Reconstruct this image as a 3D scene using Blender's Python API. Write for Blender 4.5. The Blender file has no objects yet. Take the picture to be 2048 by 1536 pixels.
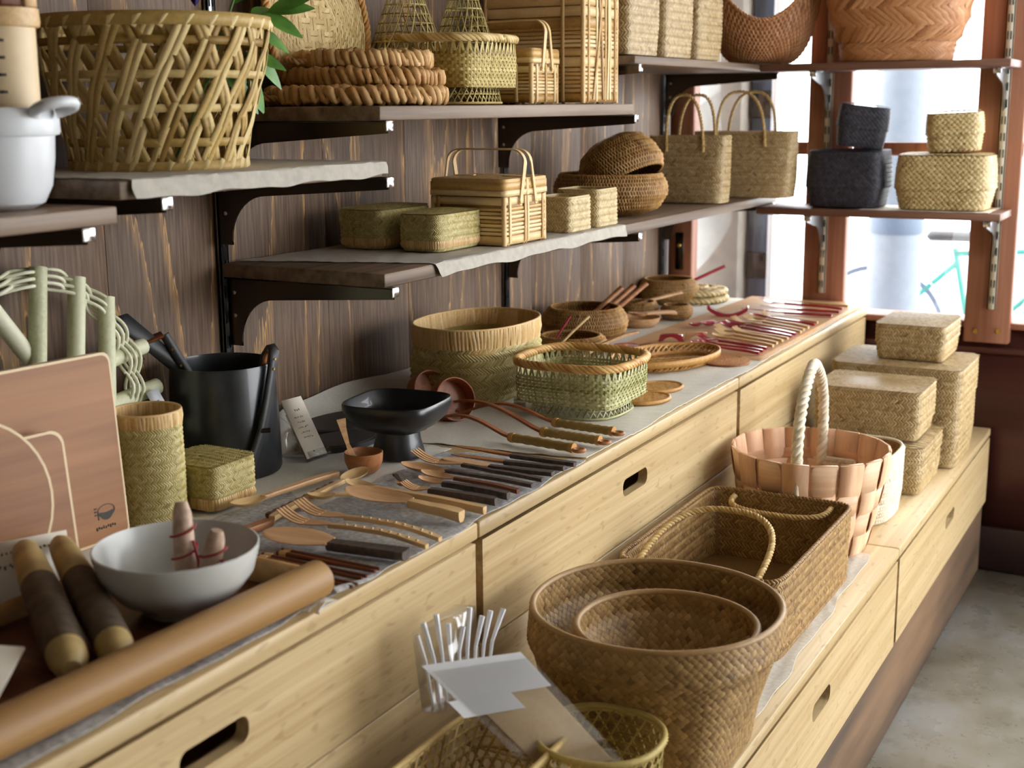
import bpy, math, random
import numpy as np
from mathutils import Vector, Matrix
from mathutils.geometry import tessellate_polygon

SC = bpy.context.scene
COL = SC.collection
rng = np.random.default_rng(11)
random.seed(5)
PI = math.pi

# ------------------------------------------------------------------ camera, world, lights, exposure
def cam_matrix(yaw, pitch, roll):
    ca, sa, cb, sb, cc, sc = math.cos(yaw), math.sin(yaw), math.cos(pitch), math.sin(pitch), math.cos(roll), math.sin(roll)
    Rz = np.array([[ca, -sa, 0], [sa, ca, 0], [0, 0, 1]])
    B = np.array([[1, 0, 0], [0, 0, -1], [0, 1, 0]], float)
    P = np.array([[1, 0, 0], [0, cb, -sb], [0, sb, cb]])
    Q = np.array([[cc, -sc, 0], [sc, cc, 0], [0, 0, 1]])
    return Q @ P @ B @ Rz.T
CM = cam_matrix(.5, .2091, -.0092)
cam = bpy.data.cameras.new('camera')
cam_o = bpy.data.objects.new('camera', cam)
COL.objects.link(cam_o)
cam_o.matrix_world = Matrix(((CM[0][0], -CM[1][0], -CM[2][0], 0), (CM[0][1], -CM[1][1], -CM[2][1], 0),
                             (CM[0][2], -CM[1][2], -CM[2][2], 1.5), (0, 0, 0, 1)))
cam.sensor_width = 36
cam.lens = 2617.04 * 36 / 2048
cam.clip_start = .05
cam.dof.use_dof = True
cam.dof.focus_distance = 2.55
cam.dof.aperture_fstop = 4.4
SC.camera = cam_o
SC.view_settings.view_transform = 'Standard'
SC.view_settings.look = 'None'
SC.view_settings.gamma = 1
SC.view_settings.use_curve_mapping = False
SC.view_settings.exposure = .33
SC.cycles.use_denoising = True
SC.cycles.max_bounces = 8
SC.cycles.diffuse_bounces = 4
SC.cycles.glossy_bounces = 3
SC.cycles.transmission_bounces = 6
SC.cycles.transparent_max_bounces = 8
SC.cycles.caustics_reflective = False
SC.cycles.caustics_refractive = False
SC.cycles.sample_clamp_indirect = 6

w = bpy.data.worlds.new('overcast_sky')
SC.world = w
w.use_nodes = True
w.node_tree.nodes['Background'].inputs[0].default_value = (.95, .98, 1, 1)
w.node_tree.nodes['Background'].inputs[1].default_value = 7.5

# ------------------------------------------------------------------ helpers
def lin(h):
    h = h.lstrip('#')
    c = [int(h[i:i + 2], 16) / 255 for i in (0, 2, 4)]
    return tuple(x / 12.92 if x <= .04045 else ((x + .055) / 1.055) ** 2.4 for x in c) + (1,)

def nmat(name):
    m = bpy.data.materials.new(name); m.use_nodes = True
    nt = m.node_tree
    return m, nt, nt.nodes['Principled BSDF']

def node(nt, typ, ins=None, **props):
    n = nt.nodes.new(typ)
    for k, v in props.items(): setattr(n, k, v)
    for k, v in (ins or {}).items():
        if hasattr(v, 'links') or hasattr(v, 'is_linked'): nt.links.new(v, n.inputs[k])
        else: n.inputs[k].default_value = v
    return n

def ramp(nt, fac, stops):
    r = nt.nodes.new('ShaderNodeValToRGB')
    nt.links.new(fac, r.inputs[0])
    e = r.color_ramp.elements
    while len(e) < len(stops): e.new(.5)
    for x, (p, c) in zip(e, stops):
        x.position = p; x.color = c
    return r.outputs[0]

def bump(nt, b, h, s, d=.002):
    n = node(nt, 'ShaderNodeBump', {'Height': h, 'Strength': s, 'Distance': d})
    nt.links.new(n.outputs[0], b.inputs['Normal'])

def plain(name, c, rough=.5, metal=0, spec=.5, var=0, nscale=30, trans=0, alpha=1, coat=0):
    m, nt, b = nmat(name)
    b.inputs['Roughness'].default_value = rough
    b.inputs['Metallic'].default_value = metal
    b.inputs['Specular IOR Level'].default_value = spec
    b.inputs['Coat Weight'].default_value = coat
    b.inputs['Base Color'].default_value = lin(c)
    if var:
        tc = node(nt, 'ShaderNodeTexCoord')
        n = node(nt, 'ShaderNodeTexNoise', {'Vector': tc.outputs['Object'], 'Scale': nscale, 'Detail': 3})
        a = np.array(lin(c))
        lo = tuple(np.clip(a * (1 - var), 0, 1)[:3]) + (1,); hi = tuple(np.clip(a * (1 + var), 0, 1)[:3]) + (1,)
        nt.links.new(ramp(nt, n.outputs[0], [(.3, lo), (.7, hi)]), b.inputs['Base Color'])
        bump(nt, b, n.outputs[0], .15)
    if trans: b.inputs['Transmission Weight'].default_value = trans
    if alpha < 1: b.inputs['Alpha'].default_value = alpha
    return m

def weave(name, c1, c2, rough=.55, c0=None, spec=.35):
    """strands: each has its own shade between c1 and c2 (attribute 'tint') plus fibre streaks"""
    m, nt, b = nmat(name)
    at = node(nt, 'ShaderNodeAttribute', attribute_name='tint')
    tc = node(nt, 'ShaderNodeTexCoord')
    n = node(nt, 'ShaderNodeTexNoise', {'Vector': tc.outputs['Object'], 'Scale': 160, 'Detail': 2})
    n2 = node(nt, 'ShaderNodeTexNoise', {'Vector': tc.outputs['Object'], 'Scale': 14, 'Detail': 2})
    a = node(nt, 'ShaderNodeMath', {0: at.outputs['Fac'], 1: .62}, operation='MULTIPLY')
    s = node(nt, 'ShaderNodeMath', {0: n.outputs[0], 1: .22, 2: a.outputs[0]}, operation='MULTIPLY_ADD')
    s2 = node(nt, 'ShaderNodeMath', {0: n2.outputs[0], 1: .12, 2: s.outputs[0]}, operation='MULTIPLY_ADD')
    col = ramp(nt, s2.outputs[0], [(.22, lin(c0 or c1)), (.36, lin(c1)), (.72, lin(c2))])
    nt.links.new(col, b.inputs['Base Color'])
    b.inputs['Roughness'].default_value = rough
    b.inputs['Specular IOR Level'].default_value = spec
    return m

def wood(name, c1, c2, axis='y', sc=1., rough=.45, line=60, coat=0, flecks=False, spec=.4):
    """straight grained wood; grain runs along the axis"""
    m, nt, b = nmat(name)
    tc = node(nt, 'ShaderNodeTexCoord')
    oi = node(nt, 'ShaderNodeObjectInfo')
    s = {'x': (1.2, line, line), 'y': (line, 1.2, line), 'z': (line, line, 1.2), 'h': (2.2, 2.2, line * 2)}[axis]
    mp = node(nt, 'ShaderNodeMapping', {'Vector': tc.outputs['Object'], 'Scale': tuple(v * sc for v in s)})
    wv = node(nt, 'ShaderNodeMath', {0: oi.outputs['Random'], 1: 40.}, operation='MULTIPLY')
    n = node(nt, 'ShaderNodeTexNoise', {'Vector': mp.outputs[0], 'W': wv.outputs[0], 'Scale': 1, 'Detail': 4, 'Roughness': .6}, noise_dimensions='4D')
    mp2 = node(nt, 'ShaderNodeMapping', {'Vector': tc.outputs['Object'], 'Scale': tuple(v * sc * (.12 if v > 2 else .8) for v in s)})
    n2 = node(nt, 'ShaderNodeTexNoise', {'Vector': mp2.outputs[0], 'W': wv.outputs[0], 'Scale': 1, 'Detail': 2}, noise_dimensions='4D')
    f = node(nt, 'ShaderNodeMath', {0: n2.outputs[0], 1: .4, 2: n.outputs[0]}, operation='MULTIPLY_ADD')
    col = ramp(nt, f.outputs[0], [(.45, lin(c1)), (.92, lin(c2))])
    if flecks:
        s3 = {'x': (28, 90, 90), 'y': (90, 28, 90), 'z': (90, 90, 28)}[axis]
        mp3 = node(nt, 'ShaderNodeMapping', {'Vector': tc.outputs['Object'], 'Scale': s3})
        v = node(nt, 'ShaderNodeTexNoise', {'Vector': mp3.outputs[0], 'Scale': 1, 'Detail': 0})
        k = ramp(nt, v.outputs[0], [(.68, (0, 0, 0, 1)), (.78, (.5, .5, .5, 1))])
        mx = node(nt, 'ShaderNodeMix', {'Factor': k, 'A': col, 'B': lin(c1)}, data_type='RGBA')
        # Mix RGBA sockets by index
        for l in list(mx.inputs[0].links) + list(mx.inputs[6].links) + list(mx.inputs[7].links): nt.links.remove(l)
        nt.links.new(k, mx.inputs[0]); nt.links.new(col, mx.inputs[6]); mx.inputs[7].default_value = tuple(x * .8 for x in lin(c1)[:3]) + (1,)
        col = mx.outputs[2]
    nt.links.new(col, b.inputs['Base Color'])
    b.inputs['Roughness'].default_value = rough
    b.inputs['Coat Weight'].default_value = coat
    b.inputs['Specular IOR Level'].default_value = spec
    bump(nt, b, n.outputs[0], .12, .001)
    return m

class G:
    def __init__(s): s.v = []; s.f = []; s.t = []; s.n = 0; s.M = None
    def add(s, V, F, t=.5):
        V = np.asarray(V, float).reshape(-1, 3); F = np.asarray(F, int)
        if s.M is not None: V = V @ s.M[:3, :3].T + s.M[:3, 3]
        s.v.append(V); s.f.append(F + s.n); s.t.append(np.broadcast_to(np.asarray(t, float), (len(F),)))
        s.n += len(V); return s
    def at(s, loc=(0, 0, 0), rot=(0, 0, 0), sc=1):
        from mathutils import Euler
        M = Matrix.Translation(loc) @ Euler(rot).to_matrix().to_4x4() @ Matrix.Diagonal((sc, sc, sc, 1))
        s.M = np.array(M); return s
    def box(s, c, d, bev=0., t=.5):
        c = np.array(c, float); h = np.array(d, float) / 2
        bev = min(bev, h.min() * .9)
        if bev <= 0:
            V = c + h * np.array([(-1, -1, -1), (1, -1, -1), (1, 1, -1), (-1, 1, -1), (-1, -1, 1), (1, -1, 1), (1, 1, 1), (-1, 1, 1)])
            return s.add(V, [(0, 3, 2, 1), (4, 5, 6, 7), (0, 1, 5, 4), (1, 2, 6, 5), (2, 3, 7, 6), (3, 0, 4, 7)], t)
        sg = [(x, y, z) for x in (-1, 1) for y in (-1, 1) for z in (-1, 1)]
        V = []; ix = {}
        for q in sg:
            for k in range(3):
                p = [q[j] * (h[j] if j == k else h[j] - bev) for j in range(3)]
                ix[q, k] = len(V); V.append(p)
        V = np.array(V)
        F4, F3 = [], []
        for k in range(3):
            a, b2 = [(1, 2), (2, 0), (0, 1)][k]
            for sk in (-1, 1):
                r = []
                for (ua, ub) in ((-1, -1), (1, -1), (1, 1), (-1, 1)):
                    q = [0, 0, 0]; q[k] = sk; q[a] = ua; q[b2] = ub; r.append(ix[tuple(q), k])
                F4.append(r if sk > 0 else r[::-1])
        for k in range(3):
            a, b2 = [(1, 2), (2, 0), (0, 1)][k]
            for ua in (-1, 1):
                for ub in (-1, 1):
                    q0 = [0, 0, 0]; q0[k] = -1; q0[a] = ua; q0[b2] = ub
                    q1 = list(q0); q1[k] = 1
                    q0 = tuple(q0); q1 = tuple(q1)
                    r = [ix[q0, a], ix[q1, a], ix[q1, b2], ix[q0, b2]]
                    n = np.cross(V[r[1]] - V[r[0]], V[r[2]] - V[r[0]])
                    F4.append(r if n @ V[r].mean(0) > 0 else r[::-1])
        for q in sg:
            r = [ix[q, 0], ix[q, 1], ix[q, 2]]
            n = np.cross(V[r[1]] - V[r[0]], V[r[2]] - V[r[0]])
            F3.append(r if n @ V[r].mean(0) > 0 else r[::-1])
        n0 = s.n
        s.add(V + c, F4, t)
        s.add(V + c, F3, t)
        return s
    def grid(s, P, closed_u=False, closed_v=False, t=.5, flip=False):
        """P: (nu, nv, 3)"""
        nu, nv = P.shape[:2]
        i = np.arange(nu if closed_u else nu - 1); j = np.arange(nv if closed_v else nv - 1)
        I, J = np.meshgrid(i, j, indexing='ij')
        I2 = (I + 1) % nu; J2 = (J + 1) % nv
        F = np.stack([I * nv + J, I2 * nv + J, I2 * nv + J2, I * nv + J2], -1).reshape(-1, 4)
        if flip: F = F[:, ::-1]
        return s.add(P, F, t)
    def fan(s, R, t=.5, flip=False):
        R = np.asarray(R); n = len(R)
        V = np.vstack([R, R.mean(0)])
        F = [(i, (i + 1) % n, n) for i in range(n)]
        if flip: F = [f[::-1] for f in F]
        return s.add(V, F, t)
    def lathe(s, prof, n=40, ex=2., sx=1., sy=1., t=.5):
        th = np.linspace(0, 2 * PI, n, endpoint=False)
        cx = np.sign(np.cos(th)) * np.abs(np.cos(th)) ** (2 / ex) * sx
        cy = np.sign(np.sin(th)) * np.abs(np.sin(th)) ** (2 / ex) * sy
        P = np.array([[(r * x, r * y, z) for (r, z) in prof] for x, y in zip(cx, cy)])
        return s.grid(P, closed_u=True, t=t)
    def tube(s, P, r, k=8, closed=False, t=.5, cap=True, flat=1., up=None):
        P = np.asarray(P, float); n = len(P)
        r = np.broadcast_to(np.asarray(r, float), (n,))
        if closed: T = np.roll(P, -1, 0) - np.roll(P, 1, 0)
        else: T = np.gradient(P, axis=0)
        T /= np.linalg.norm(T, axis=1)[:, None] + 1e-12
        if up is not None:
            U = np.broadcast_to(np.asarray(up, float), (n, 3))
            U = U - T * (U * T).sum(1)[:, None]
            U = U / (np.linalg.norm(U, axis=1)[:, None] + 1e-9)
        else:
            U = np.zeros((n, 3))
            a = np.array([0, 0, 1.]) if abs(T[0][2]) < .9 else np.array([1., 0, 0])
            U[0] = a - T[0] * (a @ T[0]); U[0] /= np.linalg.norm(U[0])
            for i in range(1, n):
                u = U[i - 1] - T[i] * (U[i - 1] @ T[i]); U[i] = u / (np.linalg.norm(u) + 1e-12)
        B = np.cross(T, U)
        th = np.linspace(0, 2 * PI, k, endpoint=False) + PI / k
        ring = P[:, None] + (np.cos(th)[None, :, None] * U[:, None] * flat + np.sin(th)[None, :, None] * B[:, None]) * r[:, None, None]
        s.grid(ring, closed_u=closed, closed_v=True, t=t, flip=True)
        if cap and not closed:
            s.fan(ring[0], t); s.fan(ring[-1], t, True)
        return s
    def bar(s, P, N, w, th, t=.5, closed=False):
        """flat band: width w across the path, thickness th along N"""
        P = np.asarray(P, float); N = np.broadcast_to(np.asarray(N, float), P.shape)
        T = (np.roll(P, -1, 0) - np.roll(P, 1, 0)) if closed else np.gradient(P, axis=0)
        T /= np.linalg.norm(T, axis=1)[:, None] + 1e-12
        B = np.cross(T, N); B /= np.linalg.norm(B, axis=1)[:, None] + 1e-12
        N2 = np.cross(B, T)
        w = np.broadcast_to(np.asarray(w, float), (len(P),))[:, None]
        R = np.stack([P - B * w / 2 - N2 * th / 2, P + B * w / 2 - N2 * th / 2, P + B * w / 2 + N2 * th / 2, P - B * w / 2 + N2 * th / 2], 1)
        s.grid(R, closed_u=closed, closed_v=True, t=t)
        if not closed:
            s.add(R[0], [(0, 1, 2, 3)], t); s.add(R[-1], [(3, 2, 1, 0)], t)
        return s
    def rope(s, P, r, n=3, pitch=.03, k=6, closed=False, t=.5, fuzz=0.):
        P = np.asarray(P, float)
        seg = np.linalg.norm(np.diff(P, axis=0), axis=1); cum = np.r_[0, np.cumsum(seg)]
        L = cum[-1]; m = max(8, int(L / pitch * 9))
        q = np.linspace(0, L, m)
        C = np.stack([np.interp(q, cum, P[:, i]) for i in range(3)], 1)
        T = np.gradient(C, axis=0); T /= np.linalg.norm(T, axis=1)[:, None] + 1e-12
        U = np.zeros_like(C); a = np.array([0, 0, 1.]) if abs(T[0][2]) < .8 else np.array([1., 0, 0])
        u = a - T[0] * (a @ T[0]); U[0] = u / np.linalg.norm(u)
        for i in range(1, m):
            u = U[i - 1] - T[i] * (U[i - 1] @ T[i]); U[i] = u / (np.linalg.norm(u) + 1e-12)
        B = np.cross(T, U)
        for j in range(n):
            ph = 2 * PI * (q / pitch + j / n)
            D = C + (np.cos(ph)[:, None] * U + np.sin(ph)[:, None] * B) * r * .55
            s.tube(D, r * .58 * (1 + fuzz * rng.standard_normal(m).cumsum() * .02), k, t=np.clip(t + (j - 1) * .18, 0, 1))
        return s
    def plate(s, outer, holes=(), th=.01, t=.5):
        """flat polygon with holes in local XY, thickness along +Z"""
        loops = [list(outer)] + [list(h) for h in holes]
        tri = tessellate_polygon([[Vector((x, y, 0)) for x, y in l] for l in loops])
        V = np.array([(x, y) for l in loops for x, y in l]); n = len(V)
        V3 = np.vstack([np.c_[V, np.zeros(n)], np.c_[V, np.full(n, th)]])
        tri = np.array(tri)
        e1 = V[tri[:, 1]] - V[tri[:, 0]]; e2 = V[tri[:, 2]] - V[tri[:, 0]]
        cr = e1[:, 0] * e2[:, 1] - e1[:, 1] * e2[:, 0]
        tri[cr < 0] = tri[cr < 0][:, ::-1]
        Q = []; o = 0
        for li, l in enumerate(loops):
            m = len(l); a = sum(l[i][0] * l[(i + 1) % m][1] - l[(i + 1) % m][0] * l[i][1] for i in range(m))
            for i in range(m):
                q = (o + i, o + (i + 1) % m, o + (i + 1) % m + n, o + i + n)
                Q.append(q if (a > 0) == (li == 0) else q[::-1])
            o += m
        V0 = s.n
        s.add(V3, np.vstack([tri[:, ::-1], tri + n]), t)
        s.add(V3, Q, t)
        return s
    def loft(s, xs, w, z, dish, th, t=.5, y0=0.):
        """flat-ish spoon / handle body along x: half width w, top height z, dish depth, thickness th"""
        xs, w, z, dish, th, y0 = [np.broadcast_to(np.asarray(a, float), (len(xs),)) for a in (xs, w, z, dish, th, y0)]
        u = np.array([-1, -.9, -.5, 0, .5, .9, 1])
        top = np.stack([np.repeat(xs[:, None], 7, 1), y0[:, None] + w[:, None] * u, z[:, None] - dish[:, None] * (1 - u ** 2) - th[:, None] * .25 * (np.abs(u) > .95)], -1)
        u2 = u[::-1][1:-1]
        bot = np.stack([np.repeat(xs[:, None], 5, 1), y0[:, None] + w[:, None] * u2, z[:, None] - dish[:, None] * (1 - u2 ** 2) - th[:, None] * (1 - .3 * (np.abs(u2) > .8))], -1)
        R = np.concatenate([top, bot], 1)
        s.grid(R, closed_v=True, t=t, flip=True)
        s.fan(R[0], t, True); s.fan(R[-1], t)
        return s
    def build(s, name, mat, parent=None, smooth=False, loc=None, rot=None, **props):
        me = bpy.data.meshes.new(name)
        V = np.concatenate(s.v)
        lt = np.concatenate([np.full(len(f), f.shape[1]) for f in s.f])
        li = np.concatenate([f.ravel() for f in s.f])
        me.vertices.add(len(V)); me.vertices.foreach_set('co', V.ravel())
        me.loops.add(len(li)); me.loops.foreach_set('vertex_index', li)
        me.polygons.add(len(lt)); me.polygons.foreach_set('loop_start', np.r_[0, np.cumsum(lt)[:-1]])
        me.update(calc_edges=True)
        a = me.attributes.new('tint', 'FLOAT', 'FACE'); a.data.foreach_set('value', np.concatenate(s.t))
        me.validate()
        if smooth is True: me.shade_smooth()
        elif smooth:
            me.shade_smooth(); me.set_sharp_from_angle(angle=math.radians(smooth))
        me.materials.append(mat)
        o = bpy.data.objects.new(name, me); COL.objects.link(o)
        if parent: o.parent = parent
        if loc: o.location = loc
        if rot: o.rotation_euler = rot
        for k, v in props.items(): o[k] = v
        return o

def tag(o, label, cat, group=None):
    o['label'] = label; o['category'] = cat
    if group: o['group'] = group
    return o
def thing(name, label, cat, loc=(0, 0, 0), rz=0., group=None, rot=None):
    o = bpy.data.objects.new(name, None); COL.objects.link(o)
    o.empty_display_size = .05
    o.location = loc; o.rotation_euler = rot or (0, 0, rz)
    return tag(o, label, cat, group)
def struct(name, loc=(0, 0, 0)):
    o = bpy.data.objects.new(name, None); COL.objects.link(o); o.location = loc
    o['kind'] = 'structure'; return o
def dup(o, name=None, parent=None, loc=None):
    c = o.copy(); COL.objects.link(c)
    if parent: c.parent = parent
    if loc: c.location = loc
    return c

# ------------------------------------------------------------------ woven surfaces
class Shell:
    """side wall of a basket: rings of half width a, half depth b at height z; outline exponent n0 (bottom) to n1 (top)"""
    def __init__(s, prof, n0=2., n1=None, m=3000):
        n1 = n1 or n0
        s.p = np.array(prof, float)
        d = np.diff(s.p, axis=0)
        s.cum = np.r_[0, np.cumsum(np.sqrt(np.maximum(np.abs(d[:, 0]), np.abs(d[:, 1])) ** 2 + d[:, 2] ** 2))]
        s.T = s.cum[-1]
        r = s.p[np.argmax(s.p[:, 0] + s.p[:, 1])]
        s.tab = []
        for n in (n0, n1):
            th = np.linspace(0, 2 * PI, m + 1)
            x = np.sign(np.cos(th)) * np.abs(np.cos(th)) ** (2 / n); y = np.sign(np.sin(th)) * np.abs(np.sin(th)) ** (2 / n)
            l = np.r_[0, np.cumsum(np.hypot(np.diff(x) * r[0], np.diff(y) * r[1]))]
            s.tab.append((l / l[-1], x, y)); s.L = l[-1]
    def P(s, u, t):
        f = np.mod(np.asarray(u) / s.L, 1); t = np.clip(t, 0, s.T)
        a, b, z = [np.interp(t, s.cum, s.p[:, i]) for i in range(3)]
        k = t / s.T
        x, y = [np.interp(f, s.tab[0][0], s.tab[0][i]) * (1 - k) + np.interp(f, s.tab[1][0], s.tab[1][i]) * k for i in (1, 2)]
        return np.stack([a * x, b * y, z], -1)
    def off(s, u, t, h):
        e = 5e-4
        u, t, h = np.broadcast_arrays(u, t, h)
        t = np.clip(t, e, s.T - e)
        p = s.P(u, t)
        n = np.cross(s.P(u + e, t) - s.P(u - e, t), s.P(u, t + e) - s.P(u, t - e))
        n /= np.linalg.norm(n, axis=-1)[..., None] + 1e-15
        return p + n * h[..., None]
    def solid(s, g, inset=.0015, nu=64, nt=None, bottom=True, t=.2, top=False):
        ts = s.cum if nt is None else np.linspace(0, s.T, nt)
        u = np.linspace(0, s.L, nu, endpoint=False)
        P = s.off(u[:, None], ts[None, :], -inset)
        g.grid(P, closed_u=True, t=t)
        if bottom: g.fan(P[:, 0], t, True)
        if top: g.fan(P[:, -1], t)
    def ring(s, t, h=0., n=96):
        return s.off(np.linspace(0, s.L, n, endpoint=False), t, h)

class Flat:
    def __init__(s, z, dome=lambda x, y: 0 * x): s.z = z; s.d = dome
    def off(s, u, t, h):
        u, t, h = np.broadcast_arrays(u, t, h)
        return np.stack([u, t, s.z + s.d(u, t) + h], -1)

def floats(g, S, uc, tc, ang, hl, hw, h, tint, base=0., sunk=.9):
    """short pillow-shaped lengths of strand lying on a surface"""
    n = len(uc)
    ang, hl, hw, h = [np.broadcast_to(np.asarray(a, float), (n,)) for a in (ang, hl, hw, h)]
    a = np.array([-1, 0, 1.]); A, B = np.meshgrid(a, a, indexing='ij'); A = A.ravel(); B = B.ravel()
    c, s_ = np.cos(ang)[:, None], np.sin(ang)[:, None]
    X = A * hl[:, None]; Y = B * hw[:, None]
    H = base + h[:, None] * (1 - sunk * A ** 2) * (1 - .75 * B ** 2)
    P = S.off(uc[:, None] + X * c - Y * s_, tc[:, None] + X * s_ + Y * c, H)
    q = np.array([(0, 3, 4, 1), (1, 4, 5, 2), (3, 6, 7, 4), (4, 7, 8, 5)])
    F = (np.arange(n)[:, None, None] * 9 + q[None]).reshape(-1, 4)
    g.add(P.reshape(-1, 3), F, np.repeat(np.clip(tint, 0, 1), 4))

def rows(g, S, U, T, dt, du, ang, hl, hw, h, stag=.5, mask=None, tint=None, base=0., side=1, tiltrow=None):
    """rows of strand lengths: ang(j, i) gives their slant"""
    nt = max(1, round((T[1] - T[0]) / dt)); nu = max(1, round((U[1] - U[0]) / du))
    dt = (T[1] - T[0]) / nt; du = (U[1] - U[0]) / nu
    J, I = np.meshgrid(np.arange(nt), np.arange(nu), indexing='ij'); J = J.ravel(); I = I.ravel()
    uc = U[0] + (I + .5 + stag * (J % 2)) * du; tc = T[0] + (J + .5) * dt
    A = np.asarray(ang(J, I), float)
    k = np.ones(len(uc), bool) if mask is None else mask(uc, tc)
    uc, tc, A, J = uc[k], tc[k], A[k], J[k]
    ti = .5 + .13 * rng.standard_normal(len(uc)) if tint is None else tint(uc, tc)
    floats(g, S, uc, tc, A + .05 * rng.standard_normal(len(uc)), hl, hw, h * side, ti, base * side)

def chevron(g, S, U, T, band, pitch, h=.0014, slope=45, mask=None, base=0., side=1, fill=.41):
    a = math.radians(slope)
    rows(g, S, U, T, band, pitch, lambda J, I: np.where(J % 2 == 0, a, -a), band / 2 / math.sin(a) * 1.1,
         pitch * math.sin(a) * fill, h * 1.6, stag=0, mask=mask, base=base, side=side)

def diag(g, S, U, T, c, h=.0012, mask=None, base=0., side=1):
    """plain weave of flat blades laid on the diagonal"""
    s = c * math.sqrt(2)
    rows(g, S, U, T, c, 2 * c, lambda J, I: np.where(J % 2 == 0, PI / 4, -PI / 4), s * .56, s * .42, h * 1.6, stag=.5, mask=mask, base=base, side=side)

def wicker(g, S, U, T, dt, du, h=.0022, a=72, side=1, base=0., mask=None):
    """twined wicker: short upright bights in staggered rows with gaps between"""
    r = math.radians(a)
    rows(g, S, U, T, dt, du, lambda J, I: np.where(J % 2 == 0, r, PI - r), dt * .60, du * .25, h, stag=.5, side=side, base=base, mask=mask)

def basketry(g, S, U, T, dt, du, h=.0016, ratio=1., mask=None):
    """over-one-under-one weave of flat weavers and stakes"""
    rows(g, S, U, T, dt, du, lambda J, I: np.where((I + J) % 2 == 0, 0., PI / 2), .56 * max(dt, du), .40 * min(dt, du), h, stag=0, mask=mask)

def strand(g, S, u, t, w, th, h=0., tint=.5):
    P = S.off(u, t, h)
    Q = S.off(u, t, np.asarray(h) + .004)
    N = Q - P; N /= np.linalg.norm(N, axis=1)[:, None] + 1e-12
    g.bar(P, N, w, th, tint)

def kagome(g, S, p, w, th, T0=0., T1=None, horiz=True, seg=.012, diagonals=True):
    """open hexagonal weave: level rings and two slanted sets"""
    T1 = S.T if T1 is None else T1
    n = max(6, round(S.L / p)); p = S.L / n
    rh = p * math.sqrt(3) / 2
    H = T1 - T0; k = max(1, round(H / rh)); rh = H / k
    m = max(4, int(H / seg))
    t = np.linspace(T0, T1, m)
    if diagonals:
        for i in range(n):
            for d in (1, -1):
                u = i * p + d * (t - T0) / rh * p / 2
                strand(g, S, u, t, w, th, d * th * .7 + .0003 * np.sin(t / rh * PI), np.clip(.5 + .2 * rng.standard_normal(), 0, 1))
    if horiz:
        for j in range(k):
            u = np.linspace(0, S.L, 80)
            strand(g, S, u, np.full(80, T0 + (j + .5) * rh), w, th, 0., np.clip(.5 + .2 * rng.standard_normal(), 0, 1))

def ringtube(g, S, t, r, h=0., k=8, n=96, tint=.5, flat=1.):
    g.tube(S.ring(t, h, n), r, k, closed=True, t=tint, flat=flat)

# ------------------------------------------------------------------ materials
M = {}
M['bamboo'] = wood('bamboo_board', '#aa8d60', '#cfb88e', 'y', 1, .42, 70, flecks=True)
M['bamboo_v'] = wood('bamboo_edge', '#8a5a28', '#a97840', 'z', 1, .5, 60)
M['dark_shelf'] = wood('stained_shelf', '#463426', '#8d7763', 'y', 1, .5, 40)
M['plinth'] = wood('rusty_plinth', '#3a2f27', '#836549', 'y', 1., .65, 9)
M['redwood'] = wood('redwood_post', '#7b4b38', '#a9745a', 'z', 1, .45, 40)
M['mahogany'] = wood('mahogany_panel', '#3c1f1d', '#5a302b', 'x', .6, .4, 18)
M['mahogany_d'] = wood('dark_skirting', '#1f1413', '#32201d', 'x', .6, .4, 18)
M['spoonwood'] = wood('pale_cherry', '#b5855a', '#d8b084', 'x', 2, .42, 60)
M['maple'] = wood('maple', '#c39b66', '#e0c090', 'x', 2, .42, 60)
M['walnut'] = wood('walnut', '#4b2615', '#7d4526', 'x', 2, .42, 60)
M['cherry'] = wood('cherry', '#8c5635', '#b27a4c', 'x', 2, .42, 60)
M['bark'] = plain('dark_bark', '#4b3d36', .55, var=.45, nscale=90)
M['redlac'] = plain('red_lacquer', '#a52a3e', .25, var=.12, coat=1.)
M['beech'] = wood('beech_board', '#7f5233', '#a8764c', 'x', 1, .5, 30)
M['oak'] = wood('oak_tray', '#8a6338', '#b58d58', 'y', 1, .5, 40)
M['gingham'] = plain('white_ceramic', '#c6c6c2', .25, var=.03)
M['enamel'] = plain('white_enamel', '#dcdfe4', .3)
M['blackiron'] = plain('black_lacquer', '#1b1e22', .34, var=.35, nscale=25, coat=.25)
M['blackwood'] = plain('charcoal_wood', '#2b2a2b', .5, var=.2)
M['slate'] = plain('black_stone', '#232325', .45, var=.15)
M['cream'] = plain('cream_linen', '#d9d5cb', .85, var=.06, nscale=200, spec=.1)
M['grey'] = plain('grey_linen', '#b3b2b2', .85, var=.3, nscale=120, spec=.1)
M['paper'] = plain('grey_handmade_paper', '#b3ada3', .85, var=.1, nscale=60, spec=.1)
M['felt'] = plain('oatmeal_felt', '#cbc5ba', .9, var=.1, nscale=120, spec=.1)
M['steel'] = plain('steel_track', '#8d9194', .3, metal=1)
M['gunmetal'] = plain('dark_bracket', '#4d4843', .24, metal=1)
M['creamsteel'] = plain('cream_steel', '#cfc5b2', .4, spec=.6)
M['chrome'] = plain('chrome', '#d8d8da', .18, metal=1)
M['blackslot'] = plain('slot_black', '#0c0c0c', .8)
M['brass'] = plain('brass', '#c9a557', .25, metal=1)
M['card'] = plain('card_paper', '#e6dccb', .7, var=.03)
M['ink'] = plain('ink', '#3a3632', .7)
M['string'] = plain('string', '#cdbfa3', .8)
M['leaf'] = plain('leaf_green', '#4f7f2c', .4, var=.35, nscale=25)
M['petal'] = plain('purple_petal', '#4b3a8e', .5, var=.2)
M['whitestick'] = plain('white_plastic', '#eceef4', .4)
M['redstring'] = plain('red_cord', '#9c2a34', .7)
M['concrete'] = None
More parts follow.
